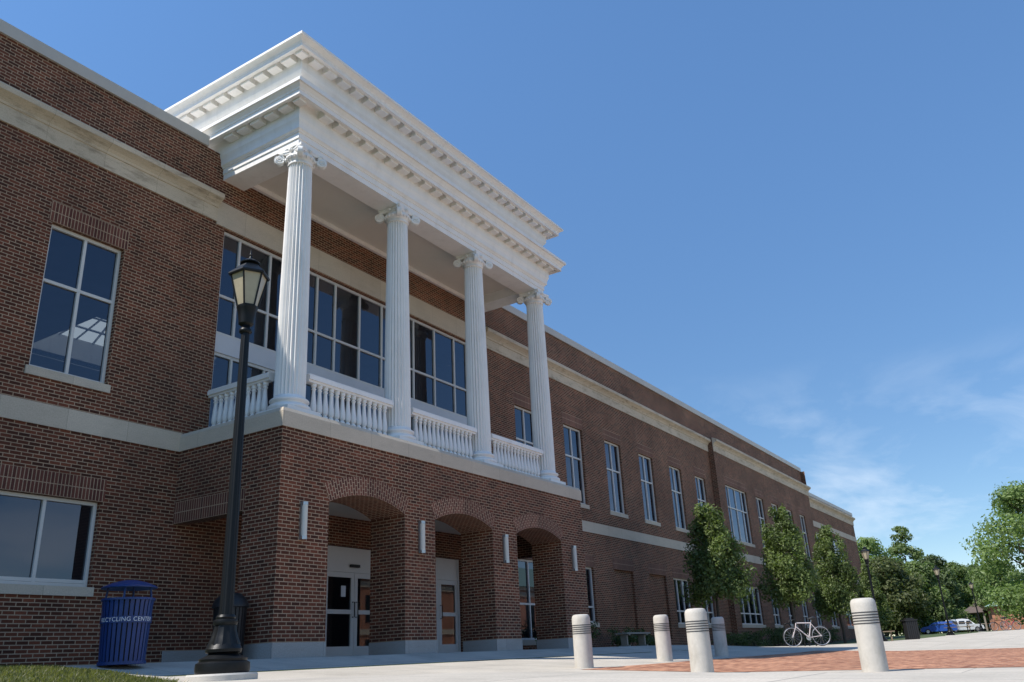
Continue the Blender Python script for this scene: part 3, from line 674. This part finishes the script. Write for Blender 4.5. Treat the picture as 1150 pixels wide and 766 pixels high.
lamp = make_lamp('street_lamp', 'near black street lamp with six-sided lantern rising in front of the portico')
lamp.location = (-5.44, -5.44, -.205); lamp.rotation_euler.z = .25
for (x, y, s, lb) in [(31.2, -4.1, 1.02, 'black lantern post behind the right-hand bollard, beside the brick corner'),
                      (47.9, -4.9, 1.0, 'slim lantern post rising against trees just left of the parked cars'),
                      (72.4, -4.4, 1.0, 'distant lantern post between the white car and the gazebo')]:
    c = copy_tree(lamp); c.location = (x, y, gz(x, y)+.02); c.scale = (s, s, s); c['label'] = lb

# ---------------------------------------------------------------- bollards
def make_bollard():
    r = empty('bollard', (0, 0, 0), cat='bollard', group='round concrete bollards by the brick paving')
    H = .90; R_ = .160
    b = MB(); pr_ = [(R_+.004, -.25), (R_+.003, .0), (R_, .42)]
    b.lathe(pr_ + [(R_, .472)], 40); 
    z = .472; k = 0
    body = [(R_+.004, -.3), (R_+.003, 0), (R_, .578)]
    for i in range(5):
        z0 = .578+i*.034; body += [(R_, z0), (R_-.014, z0+.002), (R_-.014, z0+.012), (R_, z0+.014)]
    body += [(R_, .75), (R_-.001, .83), (R_-.008, .865), (R_-.022, .888), (R_-.05, .90), (.02, .905)]
    b = MB(); b.lathe(body, 48); b.build('post', M['bollard'], r, smooth=30)
    for i in range(5):
        z0 = .578+i*.034; b = MB(); b.lathe([(R_-.010, z0+.0005), (R_+.004, z0+.001), (R_+.004, z0+.0145), (R_-.010, z0+.015)], 48); b.build('groove_ring', M['dark_ring'], r, smooth=30)
    return r
bol = make_bollard()
K = 1.0
def kpos(x, y): return CAM.x+K*(x-CAM.x), CAM.y+K*(y-CAM.y)
BP = [((3.02, -4.42), -.212, 'concrete bollard nearest the portico, leftmost of the five'), ((6.75, -4.31), -.16, 'sunlit bollard second from the left, just behind the paving edge'),
      ((1.62, -7.08), -.327, 'tall-looking sunlit bollard in front of the brick paving tip, third from the left'), ((10.73, -4.11), -.142, 'shaded grey bollard standing behind in the building shadow'),
      ((1.62, -9.41), -.362, 'largest bollard at the right, standing alone near the bicycle')]
for i, ((x, y), dz, lb) in enumerate(BP):
    X, Y = kpos(x, y); o = bol if i == 0 else copy_tree(bol)
    o.location = (X, Y, CAM.z + dz*K); o['label'] = lb; o.rotation_euler.z = i*.7

# ---------------------------------------------------------------- recycling can and black bin
can = empty('recycling_can', (-3.30, -.75, gz(-3.30, -.75)+.005), label='blue slatted recycling can with a domed rain cover and RECYCLING CENTER lettering', cat='recycling can')
b = MB(); n = 30
for k in range(n):
    a0 = 2*math.pi*(k+.14)/n; a1 = 2*math.pi*(k+.86)/n
    P = lambda a, z, rr: (rr*math.cos(a), rr*math.sin(a), z)
    zs = [.05, .3, .6, .80, .86]; rs = [.29, .302, .315, .325, .335]
    for (z0, q0), (z1, q1) in zip(zip(zs, rs), zip(zs[1:], rs[1:])):
        b.face([P(a0, z0, q0), P(a1, z0, q0), P(a1, z1, q1), P(a0, z1, q1)]); b.face([P(a0, z0, q0-.008), P(a0, z1, q1-.008), P(a1, z1, q1-.008), P(a1, z0, q0-.008)])
        b.face([P(a0, z0, q0), P(a0, z1, q1), P(a0, z1, q1-.008), P(a0, z0, q0-.008)]); b.face([P(a1, z0, q0-.008), P(a1, z1, q1-.008), P(a1, z1, q1), P(a1, z0, q0)])
b.build('slat', M['blue'], can)
for z, rr, h in ((.03, .295, .04), (.855, .336, .03)): b = MB(); b.lathe([(rr-.02, z), (rr+.012, z), (rr+.012, z+h), (rr-.02, z+h)], 40); b.build('hoop', M['blue'], can, smooth=30)
b = MB(); b.lathe([(.25, .06), (.27, .84)], 32); b.build('liner', M['black_matte'], can, smooth=30)
b = MB()
ZT = .60; RT = .324
for k in range(48):
    a0 = 2*math.pi*k/48; a1 = 2*math.pi*(k+1)/48
    b.face([P(a0, ZT-.045, RT), P(a1, ZT-.045, RT), P(a1, ZT+.045, RT+.004), P(a0, ZT+.045, RT+.004)])
b.build('lettering_band', M['blue'], can)
for k in range(4):
    a = math.pi/4+k*math.pi/2; b = MB(); b.tube([P(a, .86, .30), P(a, 1.07, .27)], .014, 6); b.build('support', M['blue'], can)
b = MB(); b.lathe([(.0, 1.135), (.10, 1.13), (.22, 1.10), (.34, 1.05), (.365, 1.03), (.362, 1.02), (.25, 1.07), (.0, 1.10)][::-1], 40); b.build('rain_cover', M['blue'], can, smooth=30)
# lettering wrapped round the can
cu = bpy.data.curves.new('lettering', 'FONT'); cu.body = 'RECYCLING CENTER'; cu.size = .078; cu.align_x = 'CENTER'; cu.align_y = 'CENTER'; cu.extrude = .001; cu.space_character = 1.08
to = bpy.data.objects.new('tmp_text', cu); link(to); dg = bpy.context.evaluated_depsgraph_get(); dg.update()
me = bpy.data.meshes.new_from_object(to.evaluated_get(dg)); bpy.data.objects.remove(to)
face_a = math.atan2(CAM.y+.75, CAM.x+3.30)
for v in me.vertices:
    a = face_a + v.co.x/RT; z = ZT + v.co.y*1.0; rr = RT+.005+v.co.z + .004*(v.co.y/.045)
    v.co = Vector((rr*math.cos(a), rr*math.sin(a), z))
me.materials.clear(); me.materials.append(M['letter']); lo = bpy.data.objects.new('lettering', me); link(lo); lo.parent = can

tb = empty('trash_bin', (-.42, .62, gz(-.4, .6)+.01), label='black slatted trash bin in the shade against the left pier', cat='trash bin')
b = MB()
for k in range(26):
    a0 = 2*math.pi*(k+.12)/26; a1 = 2*math.pi*(k+.88)/26
    b.face([P(a0, .04, .25), P(a1, .04, .25), P(a1, .86, .28), P(a0, .86, .28)]); b.face([P(a0, .04, .243), P(a0, .86, .273), P(a1, .86, .273), P(a1, .04, .243)])
b.build('slat', M['black_matte'], tb)
b = MB(); b.lathe([(.22, .05), (.24, .85)], 24); b.build('liner', M['black_matte'], tb, smooth=30)
b = MB(); b.lathe([(.27, .86), (.31, .87), (.31, .90), (.27, 1.0), (.17, 1.10), (.03, 1.13)], 32); b.build('dome_lid', M['black_matte'], tb, smooth=35)

# ---------------------------------------------------------------- benches
def make_bench(name, m_, label, w_=1.8):
    r = empty(name, (0, 0, 0), label=label, cat='bench')
    b = MB()
    for i in range(3): b.box(-w_/2, w_/2, -.22+i*.155, -.22+i*.155+.13, .40, .445)
    b.build('seat', m_, r)
    for x in (-w_/2+.22, w_/2-.22):
        b = MB(); b.box(x-.05, x+.05, -.18, .2, 0, .06); b.box(x-.045, x+.045, -.10, .12, .06, .36); b.box(x-.05, x+.05, -.2, .22, .36, .399); b.build('leg', m_, r)
    return r
b1 = make_bench('bench', M['gwood'], 'low backless bench in the shade below the blind brick windows'); b1.location = (16.4, .9, gz(16.4, .9)+.01)
b2 = make_bench('bench', M['wood'], 'small timber bench on the grass beside the dark bin'); _q = (33.6, -3.55); b2.location = (*_q, gz(*_q)+.01); b2.rotation_euler.z = R(-78)
b2.scale = (.8, 1, 1)

# ---------------------------------------------------------------- bicycles
def make_bike(name, label, fm, yaw, loc):
    r = empty(name, loc, yaw, label=label, cat='bicycle')
    def wheel(x):
        b = MB(); P_ = [(x+.34*math.cos(2*math.pi*k/32), 0, .345+.34*math.sin(2*math.pi*k/32)) for k in range(33)]; b.tube(P_, .016, 6, caps=False)
        w_ = b.build('wheel', M['tyre'], r, smooth=60)
        b = MB(); P_ = [(x+.315*math.cos(2*math.pi*k/32), 0, .345+.315*math.sin(2*math.pi*k/32)) for k in range(33)]; b.tube(P_, .013, 6, caps=False)
        for k in range(14):
            a = 2*math.pi*k/14; b.tube([(x+.02*math.cos(a), .012*(-1)**k, .345+.02*math.sin(a)), (x+.31*math.cos(a), 0, .345+.31*math.sin(a))], .0025, 3)
        b.tube([(x, -.05, .345), (x, .05, .345)], .025, 8); b.build('rim', M['rim'], w_)
    wheel(-.5); wheel(.52)
    b = MB(); BB = (-.07, 0, .30); ST = (-.20, 0, .80); HT = (.33, 0, .82); HB = (.36, 0, .70); RA = (-.5, 0, .345)
    for p, q in ((BB, ST), (ST, HT), (BB, HB), (HT, HB)): b.tube([p, q], .02, 8)
    for s in (-1, 1):
        b.tube([(BB[0], s*.03, BB[2]), (RA[0], s*.05, RA[2])], .011, 6); b.tube([(ST[0], s*.02, ST[2]-.02), (RA[0], s*.05, RA[2])], .010, 6)
        b.tube([(HB[0], s*.045, HB[2]), (.46, s*.05, .48), (.52, s*.05, .345)], .012, 6)
    b.build('frame', fm, r, smooth=60)
    b = MB(); b.tube([ST, (-.235, 0, .93)], .014, 8); b.build('seat_post', M['chrome'], r)
    b = MB(); b.tube([(-.38, 0, .95), (-.30, 0, .96), (-.20, 0, .95), (-.09, 0, .945)], [.055, .075, .04, .018], 8); b.build('saddle', M['black_matte'], r, smooth=60)
    b = MB(); b.tube([HT, (.315, 0, .90), (.38, 0, .93)], .014, 8)
    b.tube([(.50, -.21, .80), (.53, -.21, .86), (.50, -.21, .93), (.40, -.20, .94), (.38, 0, .935), (.40, .20, .94), (.50, .21, .93), (.53, .21, .86), (.50, .21, .80)], .013, 6)
    b.build('handlebar', M['black_matte'], r, smooth=60)
    b = MB(); b.tube([(-.07, -.055, .30), (-.07, -.045, .30)], .095, 20); b.tube([(-.07, -.06, .30), (-.13, -.075, .15), (-.13, -.13, .15)], .012, 6); b.tube([(-.07, .04, .30), (-.01, .075, .45), (-.01, .13, .45)], .012, 6)
    b.build('crank', M['chrome'], r)
    return r
def at(px, depth, py=None):
    # world point at a horizontal pixel bearing and depth (metres ahead of the camera)
    hy = 741-.0519*(px-575) if py is None else py
    d = fwd + r2*((px-575)/FPX) + u2*((383-hy)/FPX); return CAM + d*depth
def gpos(px, depth, dz=0.0):
    p = at(px, depth); return (p.x, p.y, gz(p.x, p.y)+dz)
vd = at(905, 1) - CAM; side_yaw = math.atan2(vd.y, vd.x) - math.pi/2
make_bike('bicycle', 'pale pink road bicycle parked side-on against the rack at the lawn edge', M['bike_pink'], side_yaw+math.pi+R(14), gpos(908, 30.5))
rk = empty('bike_rack', gpos(898, 31.2), side_yaw, label='black hoop bike rack behind the pale pink bicycle', cat='bike rack')
for i in range(3):
    b = MB(); x = -.45+i*.4; b.tube([(x, 0, -.1), (x, 0, .72), (x+.04, 0, .80), (x+.12, 0, .84), (x+.20, 0, .80), (x+.24, 0, .72), (x+.24, 0, -.1)], .024, 8); b.build('hoop', M['black'], rk, smooth=60)
make_bike('bicycle', 'far red bicycle by the gazebo at the right edge', M['red_paint'], side_yaw+R(20), gpos(1137, 66))
make_bike('bicycle', 'far dark bicycle left of the red one near the gazebo', M['black'], side_yaw+R(190), gpos(1126, 67))

# ---------------------------------------------------------------- far bin, picnic table, gazebo, cars
fb = empty('dark_bin', gpos(1025, 43), label='square dark litter bin with a lid standing on the far lawn', cat='litter bin')
b = MB(); b.box(-.32, .32, -.32, .32, 0, .95); 
for i in range(6): b.box(-.33+i*.115, -.33+i*.115+.085, -.345, -.321, .05, .92); b.box(-.345, -.321, -.33+i*.115, -.33+i*.115+.085, .05, .92)
b.build('body', M['black_matte'], fb)
b = MB(); b.box(-.38, .38, -.38, .38, .95, 1.02); b.box(-.22, .22, -.22, .22, 1.02, 1.10); b.build('lid', M['black_matte'], fb); fb.rotation_euler.z = .5; fb.scale = (.85, .85, .95)
def picnic(loc, yaw, label):
    r = empty('picnic_table', loc, yaw, label=label, cat='picnic table')
    b = MB(); [b.box(-.9, .9, -.37+i*.15, -.37+i*.15+.13, .70, .74) for i in range(5)]; b.build('tabletop', M['wood'], r)
    for s in (-1, 1):
        b = MB(); b.box(-.9, .9, s*.72-.13, s*.72+.13, .42, .46); b.build('seat', M['wood'], r)
    for x in (-.65, .65):
        b = MB(); b.tube([(x, -.25, .70), (x, -.6, 0)], .035, 4); b.tube([(x, .25, .70), (x, .6, 0)], .035, 4); b.box(x-.03, x+.03, -.8, .8, .37, .419); b.build('leg', M['wood'], r)
    return r
picnic(gpos(1079, 62), side_yaw, 'brown picnic table on the grass in front of the white car')
gz_ = empty('gazebo', gpos(1106, 112), .3, label='open timber gazebo with a brown hipped roof under the trees', cat='gazebo')
for k in range(6):
    a = math.pi*k/3; b = MB(); b.box(2.1*math.cos(a)-.09, 2.1*math.cos(a)+.09, 2.1*math.sin(a)-.09, 2.1*math.sin(a)+.09, -.3, 2.35); b.build('post', M['gwood'], gz_)
b = MB(); b.lathe([(2.55, 2.3), (2.62, 2.36), (1.2, 3.15), (.12, 3.75), (.05, 4.0)], 6); b.build('roof', M['shingle'], gz_)
b = MB()
for k in range(6):
    if k == 4: continue
    a, a2 = math.pi*k/3, math.pi*(k+1)/3
    for z in (.35, .9): b.tube([(2.1*math.cos(a), 2.1*math.sin(a), z), (2.1*math.cos(a2), 2.1*math.sin(a2), z)], .04, 4)
b.build('railing', M['gwood'], gz_)
def make_car(label, paint, loc, yaw, suv=True):
    r = empty('parked_car', loc, yaw, label=label, cat='car', group='cars parked beyond the lawn')
    h = 1.0 if suv else .86
    # side outline of body
    bod = [(-2.3, .35), (-2.32, .75), (-2.2, .98), (-1.1, 1.02), (.9, 1.0), (1.9, .92), (2.25, .75), (2.3, .4), (2.1, .3), (-2.1, .3)]
    top = [(-2.05, .98), (-1.75, 1.55*h+.08), (-.2, 1.62*h+.08), (.55, 1.52*h+.08), (1.25, .98)]
    def ext(pts, w0, w1=None):
        b = MB(); w1 = w1 or w0; zmin = min(z for x, z in pts); zmax = max(z for x, z in pts)
        W = lambda z: w0+(w1-w0)*(z-zmin)/(zmax-zmin)
        l_ = [(x, -W(z), z) for x, z in pts]; r__ = [(x, W(z), z) for x, z in pts]
        b.face(l_[::-1]); b.face(r__)
        for i in range(len(pts)): j = (i+1) % len(pts); b.face([l_[i], l_[j], r__[j], r__[i]])
        return b
    ext(bod, .9).build('body', paint, r); ext(top, .86, .68).build('cabin', paint, r)
    g = MB()
    for s in (-1, 1):
        for a, c in ((-1.75, -.95), (-.85, .0), (.1, .95)):
            zt = 1.5*h+.02
            x0t, x1t = max(a+.18, -1.6), c-(.32 if c > .5 else 0)
            wb_, wt = .868, .72
            g.face([(a, s*wb_, 1.03), (c, s*wb_, 1.03), (x1t, s*wt, zt), (x0t, s*wt, zt)][::s])
    g.face([(1.24, -.75, 1.02), (1.24, .75, 1.02), (.66, .62, 1.5*h+.05), (.66, -.62, 1.5*h+.05)])
    g.build('window', M['car_glass'], r)
    for x in (-1.4, 1.4):
        for s in (-1, 1):
            b = MB(); b.tube([(x, s*.74, .33), (x, s*.92, .33)], .33, 20); w_ = b.build('wheel', M['tyre'], r)
            b = MB(); b.tube([(x, s*.90, .33), (x, s*.93, .33)], .20, 14); b.build('rim', M['rim'], w_)
    for s in (-1, 1):
        b = MB(); b.box(2.18, 2.29, s*.72-.14, s*.72+.14, .62, .76); b.build('headlight', M['opal'], r)
    return r
cy = math.atan2(vd.y, vd.x)-math.pi/2
c1 = make_car('white car parked side-on beyond the lawn', M['car_white'], gpos(1084, 97), cy+R(14))
c2 = make_car('small blue car half hidden left of the white one', M['car_blue'], gpos(1057, 93), cy+R(168), False)
c1.scale = (.88, .88, .88); c2.scale = (.8, .8, .85)
sh_ = empty('far_building', gpos(1160, 100), .1, label='low orange brick building with a green roof at the right edge', cat='building')
b = MB(); b.box(-7, 12, -4, 4, -1, 2.6); b.build('wall', M['terracotta'], sh_)
b = MB(); b.face([(-7.6, -4.6, 2.6), (12.6, -4.6, 2.6), (10, 0, 4.6), (-5, 0, 4.6)]); b.face([(12.6, 4.6, 2.6), (-7.6, 4.6, 2.6), (-5, 0, 4.6), (10, 0, 4.6)])
b.face([(-7.6, 4.6, 2.6), (-7.6, -4.6, 2.6), (-5, 0, 4.6)]); b.face([(12.6, -4.6, 2.6), (12.6, 4.6, 2.6), (10, 0, 4.6)]); b.face([(-7.6, -4.6, 2.6), (-7.6, 4.6, 2.6), (12.6, 4.6, 2.6), (12.6, -4.6, 2.6)]); b.build('roof', M['green_roof'], sh_)

# ---------------------------------------------------------------- vegetation
def leaves(name, mt, parent, clumps, n, size, rnd, droop=.3, up_=.35):
    """n leaf faces spread on and in the clumps (cx,cy,cz,rx,ry,rz)"""
    V = []; F = []; T = []
    wts = [c[3]*c[4]+c[4]*c[5] for c in clumps]; tot = sum(wts)
    for c, wt in zip(clumps, wts):
        k = int(n*wt/tot); ct = rnd.uniform(-.28, .28)
        for _ in range(k):
            d = Vector((rnd.gauss(0, 1), rnd.gauss(0, 1), rnd.gauss(0, 1))).normalized(); q = rnd.random()**.38*(1+rnd.gauss(0, .09))
            p = Vector((c[0]+d.x*c[3]*q, c[1]+d.y*c[4]*q, c[2]+d.z*c[5]*q))
            nrm = (d + Vector((rnd.gauss(0, .6), rnd.gauss(0, .6), rnd.gauss(0, .5)+up_))).normalized()
            a = nrm.cross(Vector((rnd.gauss(0, 1), rnd.gauss(0, 1), rnd.gauss(0, 1)))).normalized(); b_ = nrm.cross(a)
            s = size*rnd.uniform(.6, 1.3); i = len(V)
            V += [p-a*s*.5, p-b_*s*.28+nrm*s*.08, p+a*s*.5, p+b_*s*.28+nrm*s*.08]; F.append((i, i+1, i+2, i+3))
            T.append(max(0, min(1, .45+ct+rnd.gauss(0, .2))))
    me = bpy.data.meshes.new(name); me.from_pydata([tuple(v) for v in V], [], F); me.update(); me.materials.append(mt)
    at_ = me.attributes.new('tone', 'FLOAT', 'FACE'); at_.data.foreach_set('value', T)
    o = bpy.data.objects.new(name, me); link(o); o.parent = parent; return o
def limb(b, p0, p1, r0, r1, rnd, seg=5, wob=.06):
    p0 = Vector(p0); p1 = Vector(p1); L_ = (p1-p0).length
    pts = [p0.lerp(p1, i/seg)+Vector((rnd.gauss(0, wob), rnd.gauss(0, wob), 0))*L_*(.5 if 0 < i < seg else 0) for i in range(seg+1)]
    b.tube(pts, [r0+(r1-r0)*i/seg for i in range(seg+1)], 7); return pts
def pear_tree(loc, H, Wd, base, seed, label, grp='young pear trees along the front of the building', nm='pear_tree', n=16000, size=.13, mt='pear'):
    rnd = random.Random(seed); r = empty(nm, loc, label=label, cat='tree', group=grp)
    b = MB(); tr = limb(b, (0, 0, -.1), (.05, 0, H*.8), .07*H/5, .02, rnd, 7, .01)
    for i in range(14):
        z = base+.1+(H-base)*.75*i/14; a = i*2.4; L_ = Wd*.42*(1-(i/18)**1.5); limb(b, (0.02, 0, z-.2), (L_*math.cos(a), L_*math.sin(a), z+L_*.8), .03, .008, rnd, 4)
    b.build('trunk', M['bark'], r, smooth=60)
    cl = []
    for i in range(58):
        t = ((i*.618034) % 1)**.9; z = base+.15+(H-base-.3)*t
        prof = min(1, .70+t*1.5)*max(.04, 1-t)**.48*1.06
        rr = Wd/2*prof*rnd.uniform(.45, .95); a = rnd.uniform(0, 2*math.pi); s = Wd*.155*rnd.uniform(.65, 1.3)*(1.15-.6*t)
        cl.append((rr*math.cos(a), rr*math.sin(a), z, s, s, s*1.35))
    for i in range(7): cl.append((rnd.gauss(0, .12), rnd.gauss(0, .12), base+(H-base)*(.62+.055*i), Wd*.13*(1-i*.09), Wd*.13*(1-i*.09), .35))
    for i in range(6): t = i/6; cl.append((rnd.gauss(0, .08), rnd.gauss(0, .08), base+.35+(H-base)*.72*t, Wd*.33*(1-t)**.5, Wd*.33*(1-t)**.5, (H-base)*.12))
    leaves('crown', M[mt], r, cl, n, size, rnd); return r
pear_tree((22.0, -.1, gz(22, 0)), 5.25, 3.0, 1.7, 3, 'young pear tree nearest the portico, behind the front bollards')
pear_tree((28.9, -1.05, gz(29, -1)), 6.1, 2.6, 1.9, 11, 'young pear tree just left of the bicycles, middle one of the three full trees')
pear_tree((36.3, -1.4, gz(36.3, -1.4)), 5.8, 2.65, 1.5, 21, 'young pear tree right of the bicycles near the far brick corner')
pear_tree((46.5, -1.1, gz(46, -1)), 4.4, 1.9, .8, 33, 'smallest leafy tree half hidden at the building corner beside the lantern post')
def big_tree(px, depth, H, Wd, seed, mt, label, nm='broadleaf_tree', base=.22, n=12000, size=.5, shape='round', dz=0, side=0):
    p = gpos(px, depth, dz); rnd = random.Random(seed); r = empty(nm, p, label=label, cat='tree', group='trees beyond the far lawn')
    b = MB(); limb(b, (0, 0, -.3), (rnd.gauss(0, .3), 0, H*.7), H*.022, H*.006, rnd, 7, .015)
    cl = []; k = 62
    for i in range(k):
        t = rnd.random(); z = H*(base+(1-base)*t)
        if shape == 'round': pf = math.sqrt(max(.05, 1-(2*t-.9)**2))
        elif shape == 'cone': pf = 1.05-.85*t
        else: pf = math.sqrt(max(.05, 1-(1.6*t-.5)**2))
        rr = Wd/2*pf*math.sqrt(rnd.random())*.9; a = rnd.uniform(0, 2*math.pi); s = Wd*rnd.uniform(.12, .2)
        if shape == 'cone': s *= (1.1-.7*t)
        cx_, cy_ = rr*math.cos(a), rr*math.sin(a); cl.append((cx_, cy_, min(z, H-s*.6), s, s, s*.75))
        if i % 3 == 0: limb(b, (0, 0, max(H*.15, z-rr*.9)), (cx_, cy_, z), H*.008, H*.002, rnd, 4)
    b.build('trunk', M['bark'], r, smooth=60)
    leaves('crown', M[mt], r, cl, n, size, rnd); return r
BT = [(997, 118, 13.6, 8.5, 'leaf_light', 'pale green round tree just right of the brick corner', 'round', .1),
      (1036, 125, 16.0, 9.5, 'leaf_mid', 'tallest pointed tree in the far group behind the lantern', 'cone', .1),
      (1008, 95, 8.6, 8.0, 'leaf_olive', 'olive grey lower tree in front of the pale green one', 'round', .05),
      (1040, 101, 8.4, 7.0, 'leaf_mid', 'bushy mid green tree behind the dark litter bin', 'round', .05),
      (1062, 120, 10.8, 7.0, 'leaf_dark', 'dark tree behind the slim far lantern post', 'round', .08),
      (1086, 125, 10.0, 8.0, 'leaf_mid', 'flat-topped tree behind the white car', 'round', .05),
      (1108, 130, 9.8, 8.0, 'leaf_dark', 'dark low tree behind the gazebo', 'round', .05),
      (1136, 110, 8.8, 8.0, 'leaf_mid', 'leafy tree filling the space under the large right tree', 'round', .05)]
for i, (px, d, H, Wd, mt, lb, shp, bs) in enumerate(BT): big_tree(px, d, H, Wd, 100+i, mt, lb, shape=shp, base=bs, size=.42)
big_tree(1186, 78, 13.4, 10.5, 131, 'leaf_light', 'large bright green tree at the right edge of the view', nm='maple_tree', shape='tall', base=.12, n=15000, size=.36)
big_tree(1083, 100, 2.8, 3.2, 140, 'leaf_light', 'small yellow green bush beside the gazebo', nm='bush', shape='round', base=.0, n=1500, size=.22)
big_tree(962, 100, 7.5, 6, 150, 'leaf_dark', 'dark tree close behind the brick corner', shape='round', base=.0)
rnd = random.Random(77); wd = empty('far_wood', (150, 0, gz(150, 0))); tag(wd, 'continuous dark green wood closing the view beyond the lawn', 'wood', kind='stuff')
leaves('foliage', M['leaf_dark'], wd, [(rnd.uniform(-6, 14), -34+i*1.1, rnd.uniform(.5, 5.2), 3.2, 3.2, 2.6) for i in range(90)], 26000, .6, rnd)
def shrub(x, y, H, Wd, seed, label, mt='leaf_dark'):
    rnd = random.Random(seed); r = empty('shrub', (x, y, gz(x, y)), label=label, cat='shrub', group='shrubs in the planting bed')
    b = MB()
    for i in range(5): a = i*1.3; limb(b, (0, 0, -.05), (Wd*.3*math.cos(a), Wd*.3*math.sin(a), H*.7), .018, .006, rnd, 3)
    b.build('stem', M['bark'], r)
    cl = [(rnd.uniform(-.38, .38)*Wd, rnd.uniform(-.3, .3)*Wd, H*rnd.uniform(.2, .78), Wd*.2, Wd*.2, H*.2) for _ in range(14)]
    leaves('foliage', M[mt], r, cl, 1400, .085, rnd)
SHR = [(13.2, 1.9, .9, 1.3), (15.0, 2.2, 1.15, 1.2), (18.3, 2.0, .8, 1.3), (20.3, 2.1, .6, 1.2), (27.3, 1.6, .7, 1.4), (29.5, 1.7, .8, 1.5), (31.5, 1.6, .9, 1.5), (33.8, 1.3, 1.0, 1.6), (36.0, 1.4, .9, 1.5), (38.5, 1.2, .9, 1.6), (41.5, 1.2, .9, 1.6), (44.5, 1.2, .9, 1.6)]
SL = ['dark shrub next to the right end of the portico', 'taller dark shrub at the left end of the shaded bench', 'shrub behind the right end of the shaded bench', 'low shrub below the second blind window',
      'shrub below the ground floor panes right of the first pear tree', 'shrub below the narrow ground floor window before the bay', 'shrub at the brick bay corner', 'larger shrub below the four-pane ground floor window',
      'shrub at the right end of the four-pane window', 'shrub behind the second pear tree', 'shrub behind the bicycles and third pear tree', 'last shrub in the bed before the far corner']
for i, ((x, y, H, Wd), lb) in enumerate(zip(SHR, SL)): shrub(x, y, H, Wd, 200+i, lb)

# grass blades on the near lawn
rnd = random.Random(5); V = []; F = []; T = []
def blades(n, x0, x1, y0, y1, h):
    for _ in range(n):
        x = rnd.uniform(x0, x1); y = rnd.uniform(y0, y1)
        if conc_in(x-.02-rnd.expovariate(40)+.06, y) or math.hypot(x+5.44, y+5.44) < .30 or y > 3: continue
        z = gz(x, y); a = rnd.uniform(0, 6.28); hh = h*rnd.uniform(.5, 1.3); dx, dy = math.cos(a)*.006, math.sin(a)*.006; lx, ly = rnd.gauss(0, .022), rnd.gauss(0, .022)
        i = len(V); V.extend([(x-dx, y-dy, z), (x+dx, y+dy, z), (x+lx, y+ly, z+hh)]); F.append((i, i+1, i+2)); T.append(max(0, min(1, rnd.gauss(.5, .25))))
blades(90000, -10.2, -3.4, -9.5, 0, .034); blades(20000, -8, -2.2, 0, 3, .034); blades(14000, -8.5, -5, -10.5, -7.5, .034)
me = bpy.data.meshes.new('lawn_grass'); me.from_pydata(V, [], F); me.materials.append(M['blade']); a_ = me.attributes.new('tone', 'FLOAT', 'FACE'); a_.data.foreach_set('value', T)
o = bpy.data.objects.new('lawn_grass', me); link(o); tag(o, 'short green grass on the lawn at the lower left', 'grass', kind='stuff')
